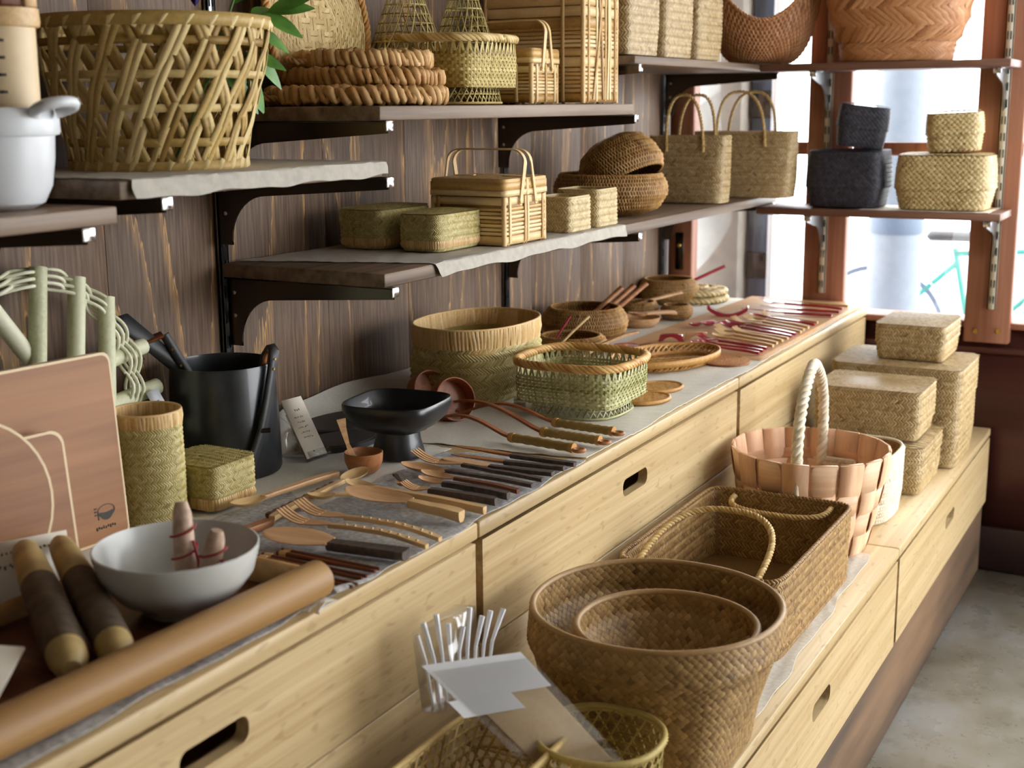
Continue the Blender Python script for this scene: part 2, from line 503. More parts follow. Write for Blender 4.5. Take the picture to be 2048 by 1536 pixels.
M['green'] = weave('green_bamboo', '#b09d58', '#dccf98', .45, '#8d7c42', spec=.5)
M['greenp'] = weave('fresh_green_bamboo', '#a3a06a', '#d3cfa4', .45, '#7f7f45')
M['tan'] = weave('seagrass', '#a98d5f', '#d5be93', .45, '#866a40', spec=.6)
M['tanp'] = weave('pale_seagrass', '#c0a672', '#e2cf9f', .45, '#a08654', spec=.6)
M['rush'] = weave('brown_rush', '#8a683b', '#bd9963', .5, '#67492a', spec=.5)
M['wick'] = weave('brown_wicker', '#a0753f', '#cda46c', .5, '#5d3d1e')
M['black'] = weave('black_seagrass', '#22222c', '#40404e', .5, '#17171f', spec=.5)
M['yellow'] = weave('split_bamboo', '#caa265', '#ebcf9d', .42, '#ad8449')
M['orange'] = weave('smoked_bamboo', '#b1794d', '#d9a478', .45, '#8c5836')
M['honey'] = weave('honey_bamboo', '#b88545', '#d9ae6c', .45, '#94652f')
M['lattice'] = weave('old_bamboo', '#b09151', '#dcc48c', .5, '#8a6a30')
M['white'] = weave('paper_cord', '#d9ccb2', '#f0e8d6', .6, '#bfae8e')
M['chip'] = weave('pine_chip', '#dba688', '#f2cdb2', .55, '#c58f6e')
M['chip_v'] = wood('pine_chip_v', '#cd9b77', '#efc7a4', 'z', 1., .5, 45)
M['chip_h'] = wood('pine_chip_h', '#d09f7b', '#f2cdaa', 'h', 1., .5, 28)
M['polewood'] = plain('peeled_branch', '#b79c66', .5, var=.22, nscale=22)
M['pinkbark'] = plain('mottled_bark', '#b99c85', .6, var=.4, nscale=45)
M['straw'] = weave('straw_rope', '#ad804a', '#d8b27c', .6, '#86602f')
M['rope'] = weave('rope', '#b9975c', '#dcc48e', .6, '#94733d')
M['pale'] = weave('peeled_willow', '#cfcfae', '#ecead2', .5, '#b3b28c')
M['kag'] = weave('kagome_bamboo', '#a89049', '#d3c07f', .5, '#86702f')
M['ladle'] = wood('ladle_wood', '#7a4226', '#a8663f', 'x', 1.5, .4, 50)
M['grip'] = weave('rattan_grip', '#8d7440', '#b79a5e', .5)

def wall_mat():
    """dark stained cedar with pale contour veins running up the boards"""
    m, nt, b = nmat('stained_cedar')
    tc = node(nt, 'ShaderNodeTexCoord'); oi = node(nt, 'ShaderNodeObjectInfo')
    wv = node(nt, 'ShaderNodeMath', {0: oi.outputs['Random'], 1: 60.}, operation='MULTIPLY')
    mp = node(nt, 'ShaderNodeMapping', {'Vector': tc.outputs['Object'], 'Scale': (1, 3.6, .42)})
    n = node(nt, 'ShaderNodeTexNoise', {'Vector': mp.outputs[0], 'W': wv.outputs[0], 'Scale': 1, 'Detail': 1.2, 'Roughness': .35}, noise_dimensions='4D')
    mq = node(nt, 'ShaderNodeMapping', {'Vector': tc.outputs['Object'], 'Scale': (1, 160, 9)})
    nz = node(nt, 'ShaderNodeTexNoise', {'Vector': mq.outputs[0], 'Scale': 1, 'Detail': 2})
    k = node(nt, 'ShaderNodeMath', {0: n.outputs[0], 1: 13.}, operation='MULTIPLY')
    k2 = node(nt, 'ShaderNodeMath', {0: nz.outputs[0], 1: .35, 2: k.outputs[0]}, operation='MULTIPLY_ADD')
    fr = node(nt, 'ShaderNodeMath', {0: k2.outputs[0]}, operation='FRACT')
    line = ramp(nt, fr.outputs[0], [(.0, (0, 0, 0, 1)), (.80, (.02, .02, .02, 1)), (.955, (.3, .3, .3, 1)), (.985, (.95, .95, .95, 1)), (1., (0, 0, 0, 1))])
    base = ramp(nt, nz.outputs[0], [(.3, lin('#503f33')), (.72, lin('#7a624f'))])
    mx = node(nt, 'ShaderNodeMix', data_type='RGBA')
    nt.links.new(line, mx.inputs[0]); nt.links.new(base, mx.inputs[6]); mx.inputs[7].default_value = lin('#d0a066')
    nt.links.new(mx.outputs[2], b.inputs['Base Color'])
    b.inputs['Roughness'].default_value = .55
    b.inputs['Specular IOR Level'].default_value = .28
    bump(nt, b, nz.outputs[0], .15, .001)
    return m
M['wall'] = wall_mat()

def floor_mat():
    m, nt, b = nmat('stained_concrete')
    tc = node(nt, 'ShaderNodeTexCoord')
    n1 = node(nt, 'ShaderNodeTexNoise', {'Vector': tc.outputs['Object'], 'Scale': 2.6, 'Detail': 6, 'Roughness': .6})
    n2 = node(nt, 'ShaderNodeTexNoise', {'Vector': tc.outputs['Object'], 'Scale': 7, 'Detail': 5, 'Roughness': .65})
    c1 = ramp(nt, n1.outputs[0], [(.36, lin('#8d8672')), (.5, lin('#aca99b')), (.62, lin('#bcbdb9'))])
    f = ramp(nt, n2.outputs[0], [(.56, (0, 0, 0, 1)), (.72, (.75, .75, .75, 1))])
    mx = node(nt, 'ShaderNodeMix', data_type='RGBA')
    nt.links.new(f, mx.inputs[0]); nt.links.new(c1, mx.inputs[6]); mx.inputs[7].default_value = lin('#75633f')
    nt.links.new(mx.outputs[2], b.inputs['Base Color'])
    nt.links.new(ramp(nt, n2.outputs[0], [(.3, (.22, .22, .22, 1)), (.8, (.42, .42, .42, 1))]), b.inputs['Roughness'])
    b.inputs['Coat Weight'].default_value = .4; b.inputs['Coat Roughness'].default_value = .15
    bump(nt, b, n2.outputs[0], .2, .002)
    return m
M['floor'] = floor_mat()
M['plaster'] = plain('pale_plaster', '#d8d2c8', .8, var=.04, nscale=8)
M['outwall'] = plain('outside_concrete', '#98948b', .9, var=.15, nscale=12)
M['asphalt'] = plain('pale_street', '#c9c9c9', .9, var=.06, nscale=5)
M['bluegrey'] = plain('blue_grey_metal', '#4d5b6e', .5, var=.1, nscale=5)
M['teal'] = plain('teal_paint', '#1d7d72', .4)
M['polegrey'] = plain('pale_pole', '#6d7682', .6, var=.06)

def glass_mat(name, tint=(1, 1, 1, 1), rough=0., refl=.03):
    m, nt, b = nmat(name)
    out = nt.nodes['Material Output']
    tr = node(nt, 'ShaderNodeBsdfTransparent', {'Color': tint})
    gl = node(nt, 'ShaderNodeBsdfGlossy', {'Roughness': .03 + rough})
    lw = node(nt, 'ShaderNodeLayerWeight', {'Blend': .5})
    pw = node(nt, 'ShaderNodeMath', {0: lw.outputs['Facing'], 1: 4.}, operation='POWER')
    fz = node(nt, 'ShaderNodeMath', {0: pw.outputs[0], 1: .6, 2: refl}, operation='MULTIPLY_ADD')
    mx = node(nt, 'ShaderNodeMixShader')
    nt.links.new(fz.outputs[0], mx.inputs[0]); nt.links.new(tr.outputs[0], mx.inputs[1]); nt.links.new(gl.outputs[0], mx.inputs[2])
    nt.links.new(mx.outputs[0], out.inputs[0])
    return m
M['glass'] = glass_mat('window_glass')
M['film'] = glass_mat('clear_film', (.98, .98, .98, 1), .12, .10)
M['acrylic'] = glass_mat('acrylic', (.97, .98, .98, 1), .05, .06)

# ------------------------------------------------------------------ the room
XW, YW = -1.72, 4.32
fl = G(); fl.box((.2, 1.5, -.03), (4.2, 6.2, .06)); o = fl.build('floor', M['floor'], kind='structure')
ce = G(); ce.box((.2, 1.5, 2.73), (4.2, 6.2, .06)); ce.build('ceiling', M['plaster'], kind='structure')
wl = struct('wall_left', (XW, 0, 0))
g = G(); g.box((-.05, 1.4, 1.35), (.06, 5.9, 2.7)); g.build('backing', M['mahogany_d'], wl)
pg = G(); pg.box((0, 0, 1.35), (.02, .3194, 2.7), .0008)
first = None
for i in range(19):
    y = -1.37 + i * .32
    if y > 4.3: break
    if first is None: first = pg.build('plank', M['wall'], wl, loc=(-.01, y, 0))
    else: dup(first, parent=wl, loc=(-.01, y, 0))
wr = G()
wr.box((2.1, .3, 1.35), (.08, 3.8, 2.7)); wr.box((2.1, 3.28, .02), (.08, 2.16, .04)); wr.box((2.1, 3.28, 2.5), (.08, 2.16, .4))
wr.build('wall_right', M['plaster'], kind='structure')
g = G(); g.box((.2, -1.6, 1.35), (4.2, .08, 2.7)); g.build('wall_rear', M['plaster'], kind='structure')
# window wall: low panel, sill, skirting, posts, rails and panes
wb = struct('wall_back')
g = G(); g.box((.2, YW + .04, .40), (4.0, .08, .80)); g.build('panel', M['mahogany'], wb)
g = G(); g.box((.2, YW - .004, .728), (4.0, .012, .02), .003); g.build('rail', M['mahogany'], wb)
g = G(); g.box((.2, YW + .05, 2.58), (4.0, .12, .26)); g.build('header', M['mahogany'], wb)
g = G(); g.box((.35, YW - .008, .074), (3.3, .018, .148), .004); g.build('baseboard_back', M['mahogany_d'], kind='structure')
wi = struct('window_1')
g = G(); g.box((.2, YW + .045, .81), (4.0, .13, .02), .003); g.build('sill', M['redwood'], wi)
for (x0, x1) in ((-1.232, -1.094), (-.706, -.568), (.30, .42), (1.25, 1.37)):
    g = G(); g.box(((x0 + x1) / 2, YW - .008, 1.60), (x1 - x0, .05, 1.69), .004); g.build('post', M['redwood'], wi)
for (x0, z0) in ((-.669, .792), (-.601, .795)):
    g = G(); g.at((x0, YW - .034, z0), (PI / 2, 0, 0)); g.lathe([(.0001, .003), (.008, .003), (.008, 0)], 16); g.build('screw_plug', M['brass'], wi, smooth=30)
g = G(); g.box((-1.672, YW + .0, 1.62), (.088, .06, 1.62), .004); g.build('stile', M['redwood'], wi)
st = G(); st.box((-1.672, YW - .031, 1.0), (.03, .004, .13), .002); lk = st.build('lock_plate', M['gunmetal'], wi)
st = G(); st.at((-1.672, YW - .036, 1.02), (PI / 2, 0, 0)); st.lathe([(.0001, .004), (.006, .004), (.008, 0)], 12); st.build('keyhole', M['brass'], wi, smooth=30)
for (x0, x1) in ((-1.628, -1.232), (-1.094, -.706), (-.568, .30)):
    g = G(); g.box(((x0 + x1) / 2, YW + .03, 1.355), (x1 - x0, .03, .042), .003); g.build('cross_rail', M['redwood'], wi)
    g = G(); g.box(((x0 + x1) / 2, YW + .05, 1.65), (x1 - x0 + .02, .004, 1.66)); g.build('pane', M['glass'], wi)
for (x0, x1) in ((.42, 1.25), (1.37, 2.0)):
    g = G(); g.box(((x0 + x1) / 2, YW + .05, 1.65), (x1 - x0 + .02, .004, 1.66)); g.build('pane', M['glass'], wi)
# outside: street, neighbour's wall with a framed opening, pole, bicycle
g = G(); g.box((0, 4, -.13), (30, 26, .1)); g.build('street', M['asphalt'], kind='structure')
g = G(); g.box((-2.12, 4.86, 1.5), (1.02, .28, 3.0)); o = g.build('neighbour_wall', M['outwall'], kind='structure')
t = thing('metal_pillar', 'blue grey metal pillar with white edge outside the glass by the left wall', 'pillar', (-1.56, 4.86, 0))
g = G(); g.box((0, 0, 1.5), (.075, .1, 3.0), .004); g.build('shaft', M['bluegrey'], t)
g = G(); g.box((.05, -.02, 1.5), (.022, .08, 3.0), .003); g.build('edge_trim', M['enamel'], t)
for z in (.9, 1.5):
    g = G(); g.box((0, -.055, z), (.08, .012, .1), .003); g.build('hinge', M['gunmetal'], t)
t = thing('utility_pole', 'thick pale grey pole standing in the street outside the window', 'pole', (-1.37, 6.3, 0))
g = G(); g.lathe([(.125, -.08), (.12, 1.5), (.115, 4.0)], 32); g.build('shaft', M['polegrey'], t, smooth=60)
g = G(); g.lathe([(.124, .9), (.128, .92), (.128, 1.0), (.124, 1.02)], 32); g.build('band', M['bluegrey'], t, smooth=40)
t = thing('bicycle', 'teal bicycle with white mudguards parked outside behind the pole', 'bicycle', (-1.05, 6.9, 0), rz=.15)
for x in (-.52, .52):
    wg = G(); th = np.linspace(0, 2 * PI, 48, endpoint=False)
    wg.tube(np.c_[x + .33 * np.cos(th), 0 * th, .34 + .33 * np.sin(th)], .016, 6, closed=True)
    wo = wg.build('wheel', M['bluegrey'], t, smooth=True)
    sg_ = G()
    for a in np.linspace(0, PI, 9)[:-1]:
        sg_.tube([(x - .32 * math.cos(a), 0, .34 - .32 * math.sin(a)), (x + .32 * math.cos(a), 0, .34 + .32 * math.sin(a))], .0015, 4)
    sg_.build('spokes', M['chrome'], wo, kind='stuff')
    mg = G(); th = np.linspace(.2, PI - .3, 20)
    mg.bar(np.c_[x + .37 * np.cos(th), 0 * th, .34 + .37 * np.sin(th)], np.c_[np.cos(th), 0 * th, np.sin(th)], .05, .004); mg.build('mudguard', M['enamel'], t)
fr = G()
for a, b in (((-.05, .3), (-.15, .78)), ((-.15, .75), (.36, .78)), ((-.05, .3), (.38, .7)), ((-.52, .34), (-.05, .3)), ((-.52, .34), (-.14, .7)), ((.52, .34), (.36, .85))):
    fr.tube([(a[0], 0, a[1]), (b[0], 0, b[1])], .016, 8)
fr.build('frame', M['teal'], t, smooth=60)
hb = G(); hb.tube([(.36, 0, .85), (.36, 0, .98), (.42, .12, 1.02), (.36, .28, 1.0)], .011, 8); hb.tube([(.36, 0, .98), (.42, -.12, 1.02), (.36, -.28, 1.0)], .011, 8); hb.build('handlebar', M['chrome'], t, smooth=60)
sd = G(); sd.at((-.17, 0, .84)); sd.box((0, 0, 0), (.24, .13, .05), .02); sd.build('saddle', M['blackwood'], t)

# ------------------------------------------------------------------ drawer units
ZU, ZL = .844, .478
def stadium(cx, cy, w, h, n=8):
    r = h * .42
    pts = []
    for (sx, sy, a0) in ((1, -1, -PI / 2), (1, 1, 0), (-1, 1, PI / 2), (-1, -1, PI)):
        for k in range(n + 1):
            a = a0 + k / n * PI / 2
            pts.append((cx + sx * (w / 2 - r) + r * math.cos(a), cy + sy * (h / 2 - r) + r * math.sin(a)))
    return pts
def drawer_unit(name, label, y0, y1, xb, xf, ztop, zd1, zd0, zbot, lip, slot=(.125, .036), gap=.009, base=False):
    t = thing(name, label, 'drawers', (xf, (y0 + y1) / 2, 0), group=None)
    W = y1 - y0 - .005; D = xf - xb
    g = G(); g.box((-D / 2, 0, ztop - lip / 2), (D, W, lip), .0025); g.build('top_panel', M['bamboo'], t)
    for s in (-1, 1):
        g = G(); g.box((-D / 2 - .014, s * (W / 2 - .009), (ztop - lip + zbot) / 2), (D - .028, .018, ztop - lip - zbot)); g.build('side_panel', M['bamboo_v'], t)
    g = G(); g.box((-D + .01, 0, (ztop - lip + zbot) / 2), (.016, W - .04, ztop - lip - zbot)); g.build('back_panel', M['bamboo_v'], t)
    # drawer: front with a cut-out pull, and its box behind
    dr = G(); hw = W / 2 - gap; hz = (zd1 - zd0) / 2
    dr.M = np.array([[0, 0, 1, -.02], [1, 0, 0, 0], [0, 1, 0, (zd0 + zd1) / 2], [0, 0, 0, 1]], float)
    dr.plate([(-hw, -hz), (hw, -hz), (hw, hz), (-hw, hz)], [stadium(0, .022, *slot)], .02)
    d = dr.build('drawer', M['bamboo'], t)
    b = G()
    b.box((-.2, 0, zd0 + .02), (.36, W - .06, .012)); b.box((-.12, 0, (zd0 + zd1) / 2 - .02), (.012, W - .06, hz * 1.4))
    b.build('drawer_box', M['bamboo'], d)
    if base:
        g = G(); g.box((-.01, 0, (zbot + zd0) / 2 - .002), (.02, W, zd0 - zbot - .004), .0015); g.build('base_panel', M['bamboo'], t)
    return t
for i, (a, b, nm) in enumerate(((.465, 1.745, 'bamboo drawer unit under the grey linen and wooden tray'),
                                (1.745, 3.025, 'bamboo drawer unit under the ladles and green basket, second of the upper row'),
                                (3.025, 4.305, 'bamboo drawer unit under the red cutlery at the window end'))):
    drawer_unit('drawer_unit', nm, a, b, XW + .005, -1.017, ZU, .811, .636, ZL, .028, base=True)
for i, (a, b, nm) in enumerate(((.395, 1.695, 'low bamboo drawer unit below the plastic packet and open weave baskets'),
                                (1.695, 2.995, 'low bamboo drawer unit below the round rush baskets and oatmeal felt'),
                                (2.995, 4.305, 'low bamboo drawer unit below the stacked seagrass boxes'))):
    drawer_unit('low_drawer_unit', nm, a, b, -1.05 if 0 else -1.60, -.605, ZL, .449, .238, .236, .024)
g = G(); g.box((-1.1, 2.3, .116), (.97, 4.0, .232), .004)
tag(g.build('plinth', M['plinth'], loc=(0, 0, 0)), 'long rust brown plinth under the low drawers on the concrete floor', 'plinth')

# ------------------------------------------------------------------ tracks, brackets, shelves
def track(label, loc, z0, z1, rz=0., mat='steel'):
    t = thing('shelf_track', label, 'track', loc, rz, 'slotted shelf tracks')
    g = G()
    g.box((0, -.0105, (z0 + z1) / 2), (.012, .003, z1 - z0)); g.box((0, .0105, (z0 + z1) / 2), (.012, .003, z1 - z0)); g.box((.0045, 0, (z0 + z1) / 2), (.003, .024, z1 - z0))
    g.build('channel', M[mat], t)
    s = G(); n = int((z1 - z0) / .05)
    for i in range(n):
        for y in (-.0048, .0048):
            s.box((.0063, y, z0 + .03 + i * .05), (.0012, .0036, .024))
    s.build('slots', M['blackslot'], t, kind='stuff')
    return t
xt = XW + .006
track('steel slotted track up the wall behind the black bucket', (xt, 1.965, 0), .87, 2.5)
track('steel slotted track up the wall behind the handled lunch box', (xt, 3.105, 0), .87, 2.5)
track('steel slotted track at the wall end beside the redwood stile', (xt, 4.225, 0), .87, 2.5)
track('steel slotted track at the near end of the wall behind the lattice basket', (xt, 1.345, 0), 1.2, 2.5)
track('steel slotted track screwed on the redwood post behind the black boxes', (-1.165, YW - .039, 0), .885, 2.4, -PI / 2, 'creamsteel')
track('steel slotted track screwed on the redwood post behind the pale boxes', (-.625, YW - .039, 0), .865, 2.4, -PI / 2, 'creamsteel')

def bracket(label, loc, L, rz=0., mat='gunmetal', H=.135):
    t = thing('shelf_bracket', label, 'bracket', loc, rz, 'shelf brackets')
    pts = [(0, 0), (L, 0), (L, -.022)]
    # lower edge runs straight back, then sweeps down the wall in a quarter round
    cx, cz, r = .115, -.125, .085
    pts += [(cx + .0, cz + r)]
    pts += [(cx - r * math.sin(a), cz + r * math.cos(a)) for a in np.linspace(.15, PI / 2, 9)]
    pts += [(cx - r, -H), (0, -H)]
    g = G(); g.M = np.array([[1, 0, 0, 0], [0, 0, 1, -.002], [0, 1, 0, 0], [0, 0, 0, 1]], float)
    g.plate(pts, (), .004); g.build('web', M[mat], t)
    f = G(); f.box((L / 2, 0, -.0015), (L, .02, .003)); f.build('flange', M[mat], t)
    e = G(); e.box((L + .0015, .003, -.009), (.003, .022, .018), .001); e.build('end_cap', M['chrome'], t)
    for (x, z) in ((.018, -.03), (.018, -.075)):
        s = G(); s.at((x, -.002, z), (PI / 2, 0, 0)); s.lathe([(.0001, .003), (.004, .002), (.0045, 0)], 12); s.build('rivet', M['chrome'], t, smooth=40)
    return t
def shelf(name, label, x0, x1, y0, y1, ztop, th=.026, mat='dark_shelf'):
    g = G(); g.box((0, 0, -th / 2), (x1 - x0, y1 - y0, th), .002)
    o = g.build(name, M[mat], loc=((x0 + x1) / 2, (y0 + y1) / 2, ztop))
    return tag(o, label, 'shelf')
XS = -1.328
shelf('wall_shelf', 'dark stained shelf holding the straw trivets and small bamboo lunch box', XW + .012, XS, 1.955, 3.078, 1.503)
shelf('wall_shelf', 'high dark shelf by the window holding three tall seagrass boxes', XW + .012, XS, 3.083, 4.285, 1.621, .021)
shelf('wall_shelf', 'long dark middle shelf holding the lunch basket and tote bags', XW + .012, XS, 1.955, 4.285, 1.206)
shelf('wall_shelf', 'dark shelf under the big lattice basket, draped with grey paper', XW + .012, XS - .003, 1.325, 1.962, 1.405)
shelf('wall_shelf', 'nearest dark shelf end under the white enamel pot', XW + .012, XS, .25, 1.316, 1.372, .024)
M['shelf_x'] = wood('stained_shelf_x', '#55382d', '#8a6350', 'x', 1, .5, 40)
shelf('window_shelf', 'upper shelf across the window holding the big twill basket', XS + .002, -.585, 4.06, YW - .036, 1.621, .022, 'shelf_x')
shelf('window_shelf', 'lower shelf across the window holding black and pale lidded boxes', XS + .002, -.585, 4.06, YW - .036, 1.178, .022, 'shelf_x')
for lab, y, z, L in (('bracket under the near end of the straw trivet shelf', 1.968, 1.477, .385), ('bracket under the far end of the straw trivet shelf', 3.06, 1.477, .39),
                     ('bracket under the near end of the high seagrass box shelf', 3.096, 1.600, .385), ('bracket under the window end of the high seagrass box shelf', 4.225, 1.600, .385),
                     ('bracket under the near end of the long middle shelf', 1.968, 1.180, .388), ('bracket under the middle of the long middle shelf', 3.105, 1.180, .385),
                     ('bracket under the window end of the long middle shelf', 4.225, 1.180, .385),
                     ('bracket under the near end of the grey paper shelf', 1.40, 1.379, .385), ('bracket under the far end of the grey paper shelf', 1.955, 1.379, .392),
                     ('bracket under the white pot shelf', 1.25, 1.348, .385)):
    bracket('dark steel ' + lab, (XW + .014, y, z), L)
for lab, x, z in (('upper window shelf on the left post', -1.165, 1.599), ('upper window shelf on the right post', -.625, 1.599),
                  ('lower window shelf on the left post', -1.165, 1.156), ('lower window shelf on the right post', -.625, 1.156)):
    bracket('bright steel bracket under the ' + lab, (x, YW - .044, z), .2, -PI / 2, 'steel', .12)

# ------------------------------------------------------------------ cloths and papers
def sheet(name, label, cat, corners, z, mat, nx=60, ny=60, wr=.0012, freq=(9, 6), th=.0012, edge=.003, drop=None, fray=None, hump=None):
    """cloth over four corners (x,y): a0->a1 along u, b0->b1 opposite side; small folds and uneven edges"""
    a0, a1, b0, b1 = [np.array(c, float) for c in corners]
    u, v = np.meshgrid(np.linspace(0, 1, nx), np.linspace(0, 1, ny), indexing='ij')
    P = (a0 * (1 - u[..., None]) + a1 * u[..., None]) * (1 - v[..., None]) + (b0 * (1 - u[..., None]) + b1 * u[..., None]) * v[..., None]
    ph = rng.random(6) * 6
    e = edge * (np.sin(u * 17 + ph[0]) + .6 * np.sin(u * 41 + ph[1]) + .5 * np.sin(u * 97 + ph[4]))
    e2 = edge * (np.sin(v * 19 + ph[2]) + .6 * np.sin(v * 37 + ph[3]))
    d1 = (a1 - a0) / np.linalg.norm(a1 - a0); d2 = (b0 - a0) / np.linalg.norm(b0 - a0)
    P = P + d2 * (e * (2 * v - 1))[..., None] + d1 * (e2 * (2 * u - 1))[..., None]
    Z = z + .0006 + th + wr * (1 + np.sin(u * freq[0] * 6 + 3 * np.sin(v * 5 + ph[0]) + ph[1]) * np.sin(v * freq[1] * 5 + 2 * np.sin(u * 7 + ph[2]) + ph[3])) * .6
    Z = Z + wr * .5 * (1 + np.sin(u * 60 + v * 35 + 4 * np.sin(v * 9)))
    if hump is not None: Z = Z + hump(u, v)
    P3 = np.concatenate([P, Z[..., None]], -1)
    if drop is not None: P3 = drop(P3, u, v)
    g = G(); g.grid(P3); Q = P3.copy(); Q[..., 2] -= th; g.grid(Q, flip=True)
    for A, B in ((P3[:, 0], Q[:, 0]), (P3[:, -1], Q[:, -1]), (P3[0], Q[0]), (P3[-1], Q[-1])):
        g.grid(np.stack([A, B], 1))
    o = g.build(name, M[mat], smooth=50)
    return tag(o, label, cat)
def cream_drop(P, u, v):
    # back edge lies up against the wall; front edge just rolls over the counter lip
    k = np.clip((-1.645 - P[..., 0]) / .075, 0, 1)
    yy = np.clip((P[..., 1] - 2.02) / .1, 0, 1) * np.clip((2.98 - P[..., 1]) / .35, 0, 1)
    P[..., 2] += k ** 1.5 * yy * (.05 + .004 * np.sin(P[..., 1] * 6))
    q = np.clip((P[..., 0] + 1.35) / .3, 0, 1) * np.clip((P[..., 1] - 2.1) * 4, 0, 1)
    P[..., 2] += q * .0011 * (1 + np.sin(P[..., 1] * 190 + 5 * np.sin(P[..., 0] * 14) + 3 * np.sin(P[..., 1] * 23)) * np.sin(P[..., 1] * 31 + P[..., 0] * 9))
    f = np.clip((P[..., 0] + 1.022) / .01, 0, 1)
    P[..., 2] -= f * .004 * (1 + np.sin(P[..., 1] * 31))
    return P
sheet('cream_cloth', 'cream linen cloth spread along the back of the drawer counter', 'cloth',
      ((-1.708, 1.0), (-1.29, 1.0), (-1.708, 2.12), (-1.29, 2.12)), ZU, 'cream', 40, 70, .001, (4, 5), drop=cream_drop)
sheet('white_cloth', 'cream linen cloth with a rippled front edge under the green basket', 'cloth',
      ((-1.708, 2.1), (-1.024, 2.165), (-1.708, 4.29), (-1.026, 4.29)), ZU + .0006, 'cream', 60, 220, .0009, (8, 26), drop=cream_drop)
def grey_hump(u, v):
    return .012 * np.exp(-((u - .97) / .06) ** 2) * np.exp(-((v - .0) / .1) ** 2)
sheet('grey_runner', 'grey flecked linen runner under the dark handled cutlery', 'cloth',
      ((-1.30, 1.335), (-1.012, 1.355), (-1.285, 2.08), (-1.016, 2.14)), ZU + .004, 'grey', 50, 110, .0008, (8, 10), edge=.004, hump=grey_hump)
sheet('grey_runner', 'grey linen runner edge showing below the wooden tray', 'cloth',
      ((-1.42, .5), (-1.028, .5), (-1.40, 1.75), (-1.026, 1.37)), ZU + .0022, 'grey', 40, 90, .001, (6, 8), edge=.003)
fg = G()
for i in range(26):
    y = 1.345 - .01; x = -1.12 + i * .0045
    fg.tube([(x, 1.345, ZU + .008), (x + rng.normal() * .004, 1.325, ZU + .008 + rng.random() * .004), (x + rng.normal() * .006 + .004, 1.30, ZU + .005)], .0012, 4)
tag(fg.build('cloth_fringe', M['felt'], kind='stuff'), 'white fringe at the near end of the grey runner by the tray', 'fringe')
def paper_drop(xe, zdrop, y0=None):
    def f(P, u, v):
        k = np.clip((P[..., 0] - xe) / .001, 0, None)
        over = np.maximum(P[..., 0] - xe, 0)
        m = over > 0
        P[..., 2] = np.where(m, P[..., 2] - over * .93, P[..., 2])
        P[..., 0] = np.where(m, xe + .003 + over * .22, P[..., 0])
        return P
    return f
sheet('shelf_paper', 'rough grey paper hanging over the shelf under the lattice basket', 'paper',
      ((-1.69, 1.345), (-1.30, 1.345), (-1.69, 1.965), (-1.303, 1.965)), 1.405, 'paper', 90, 120, .0006, (4, 4), edge=.0022, drop=paper_drop(XS - .001, .03))
sheet('shelf_paper', 'rough grey paper under the lunch basket on the middle shelf', 'paper',
      ((-1.70, 2.0), (-1.30, 2.13), (-1.66, 2.98), (-1.30, 3.02)), 1.206, 'paper', 90, 140, .0006, (4, 4), edge=.0025, drop=paper_drop(XS + .002, .03))
sheet('shelf_paper', 'sheet of white paper under the pale lidded boxes in the window', 'paper',
      ((-1.0, 4.068), (-.62, 4.068), (-1.0, 4.27), (-.62, 4.27)), 1.178, 'card', 30, 20, .0005, (3, 3), edge=.001)
sheet('felt_mat', 'oatmeal felt mat lying along the low drawers beside the rush baskets', 'mat',
      ((-.95, 1.90), (-.622, 1.915), (-.92, 2.905), (-.652, 2.915)), ZL, 'felt', 40, 90, .0016, (3, 5), th=.002, edge=.004)

# ------------------------------------------------------------------ basket builders
def inside(a, b, n=6):
    return lambda u, t: (np.abs(u / a) ** n + np.abs(t / b) ** n) < 1
def slats(g, S, U, T, pitch, h=.0012, side=1, base=0.):
    rows(g, S, U, T, T[1] - T[0], pitch, lambda J, I: PI / 2 + 0. * I, (T[1] - T[0]) * .52, pitch * .47, h, stag=0, side=side, base=base)
STY = {
    'chev': lambda g, S, U, T, k=1., side=1, mask=None: chevron(g, S, U, T, .0105 * k, .0085 * k, .0016, mask=mask, side=side),
    'fine': lambda g, S, U, T, k=1., side=1, mask=None: chevron(g, S, U, T, .0072 * k, .0046 * k, .0012, mask=mask, side=side),
    'diag': lambda g, S, U, T, k=1., side=1, mask=None: diag(g, S, U, T, .0062 * k, .0014, mask=mask, side=side),
    'scale': lambda g, S, U, T, k=1., side=1, mask=None: diag(g, S, U, T, .0085 * k, .0026, mask=mask, side=side),
}
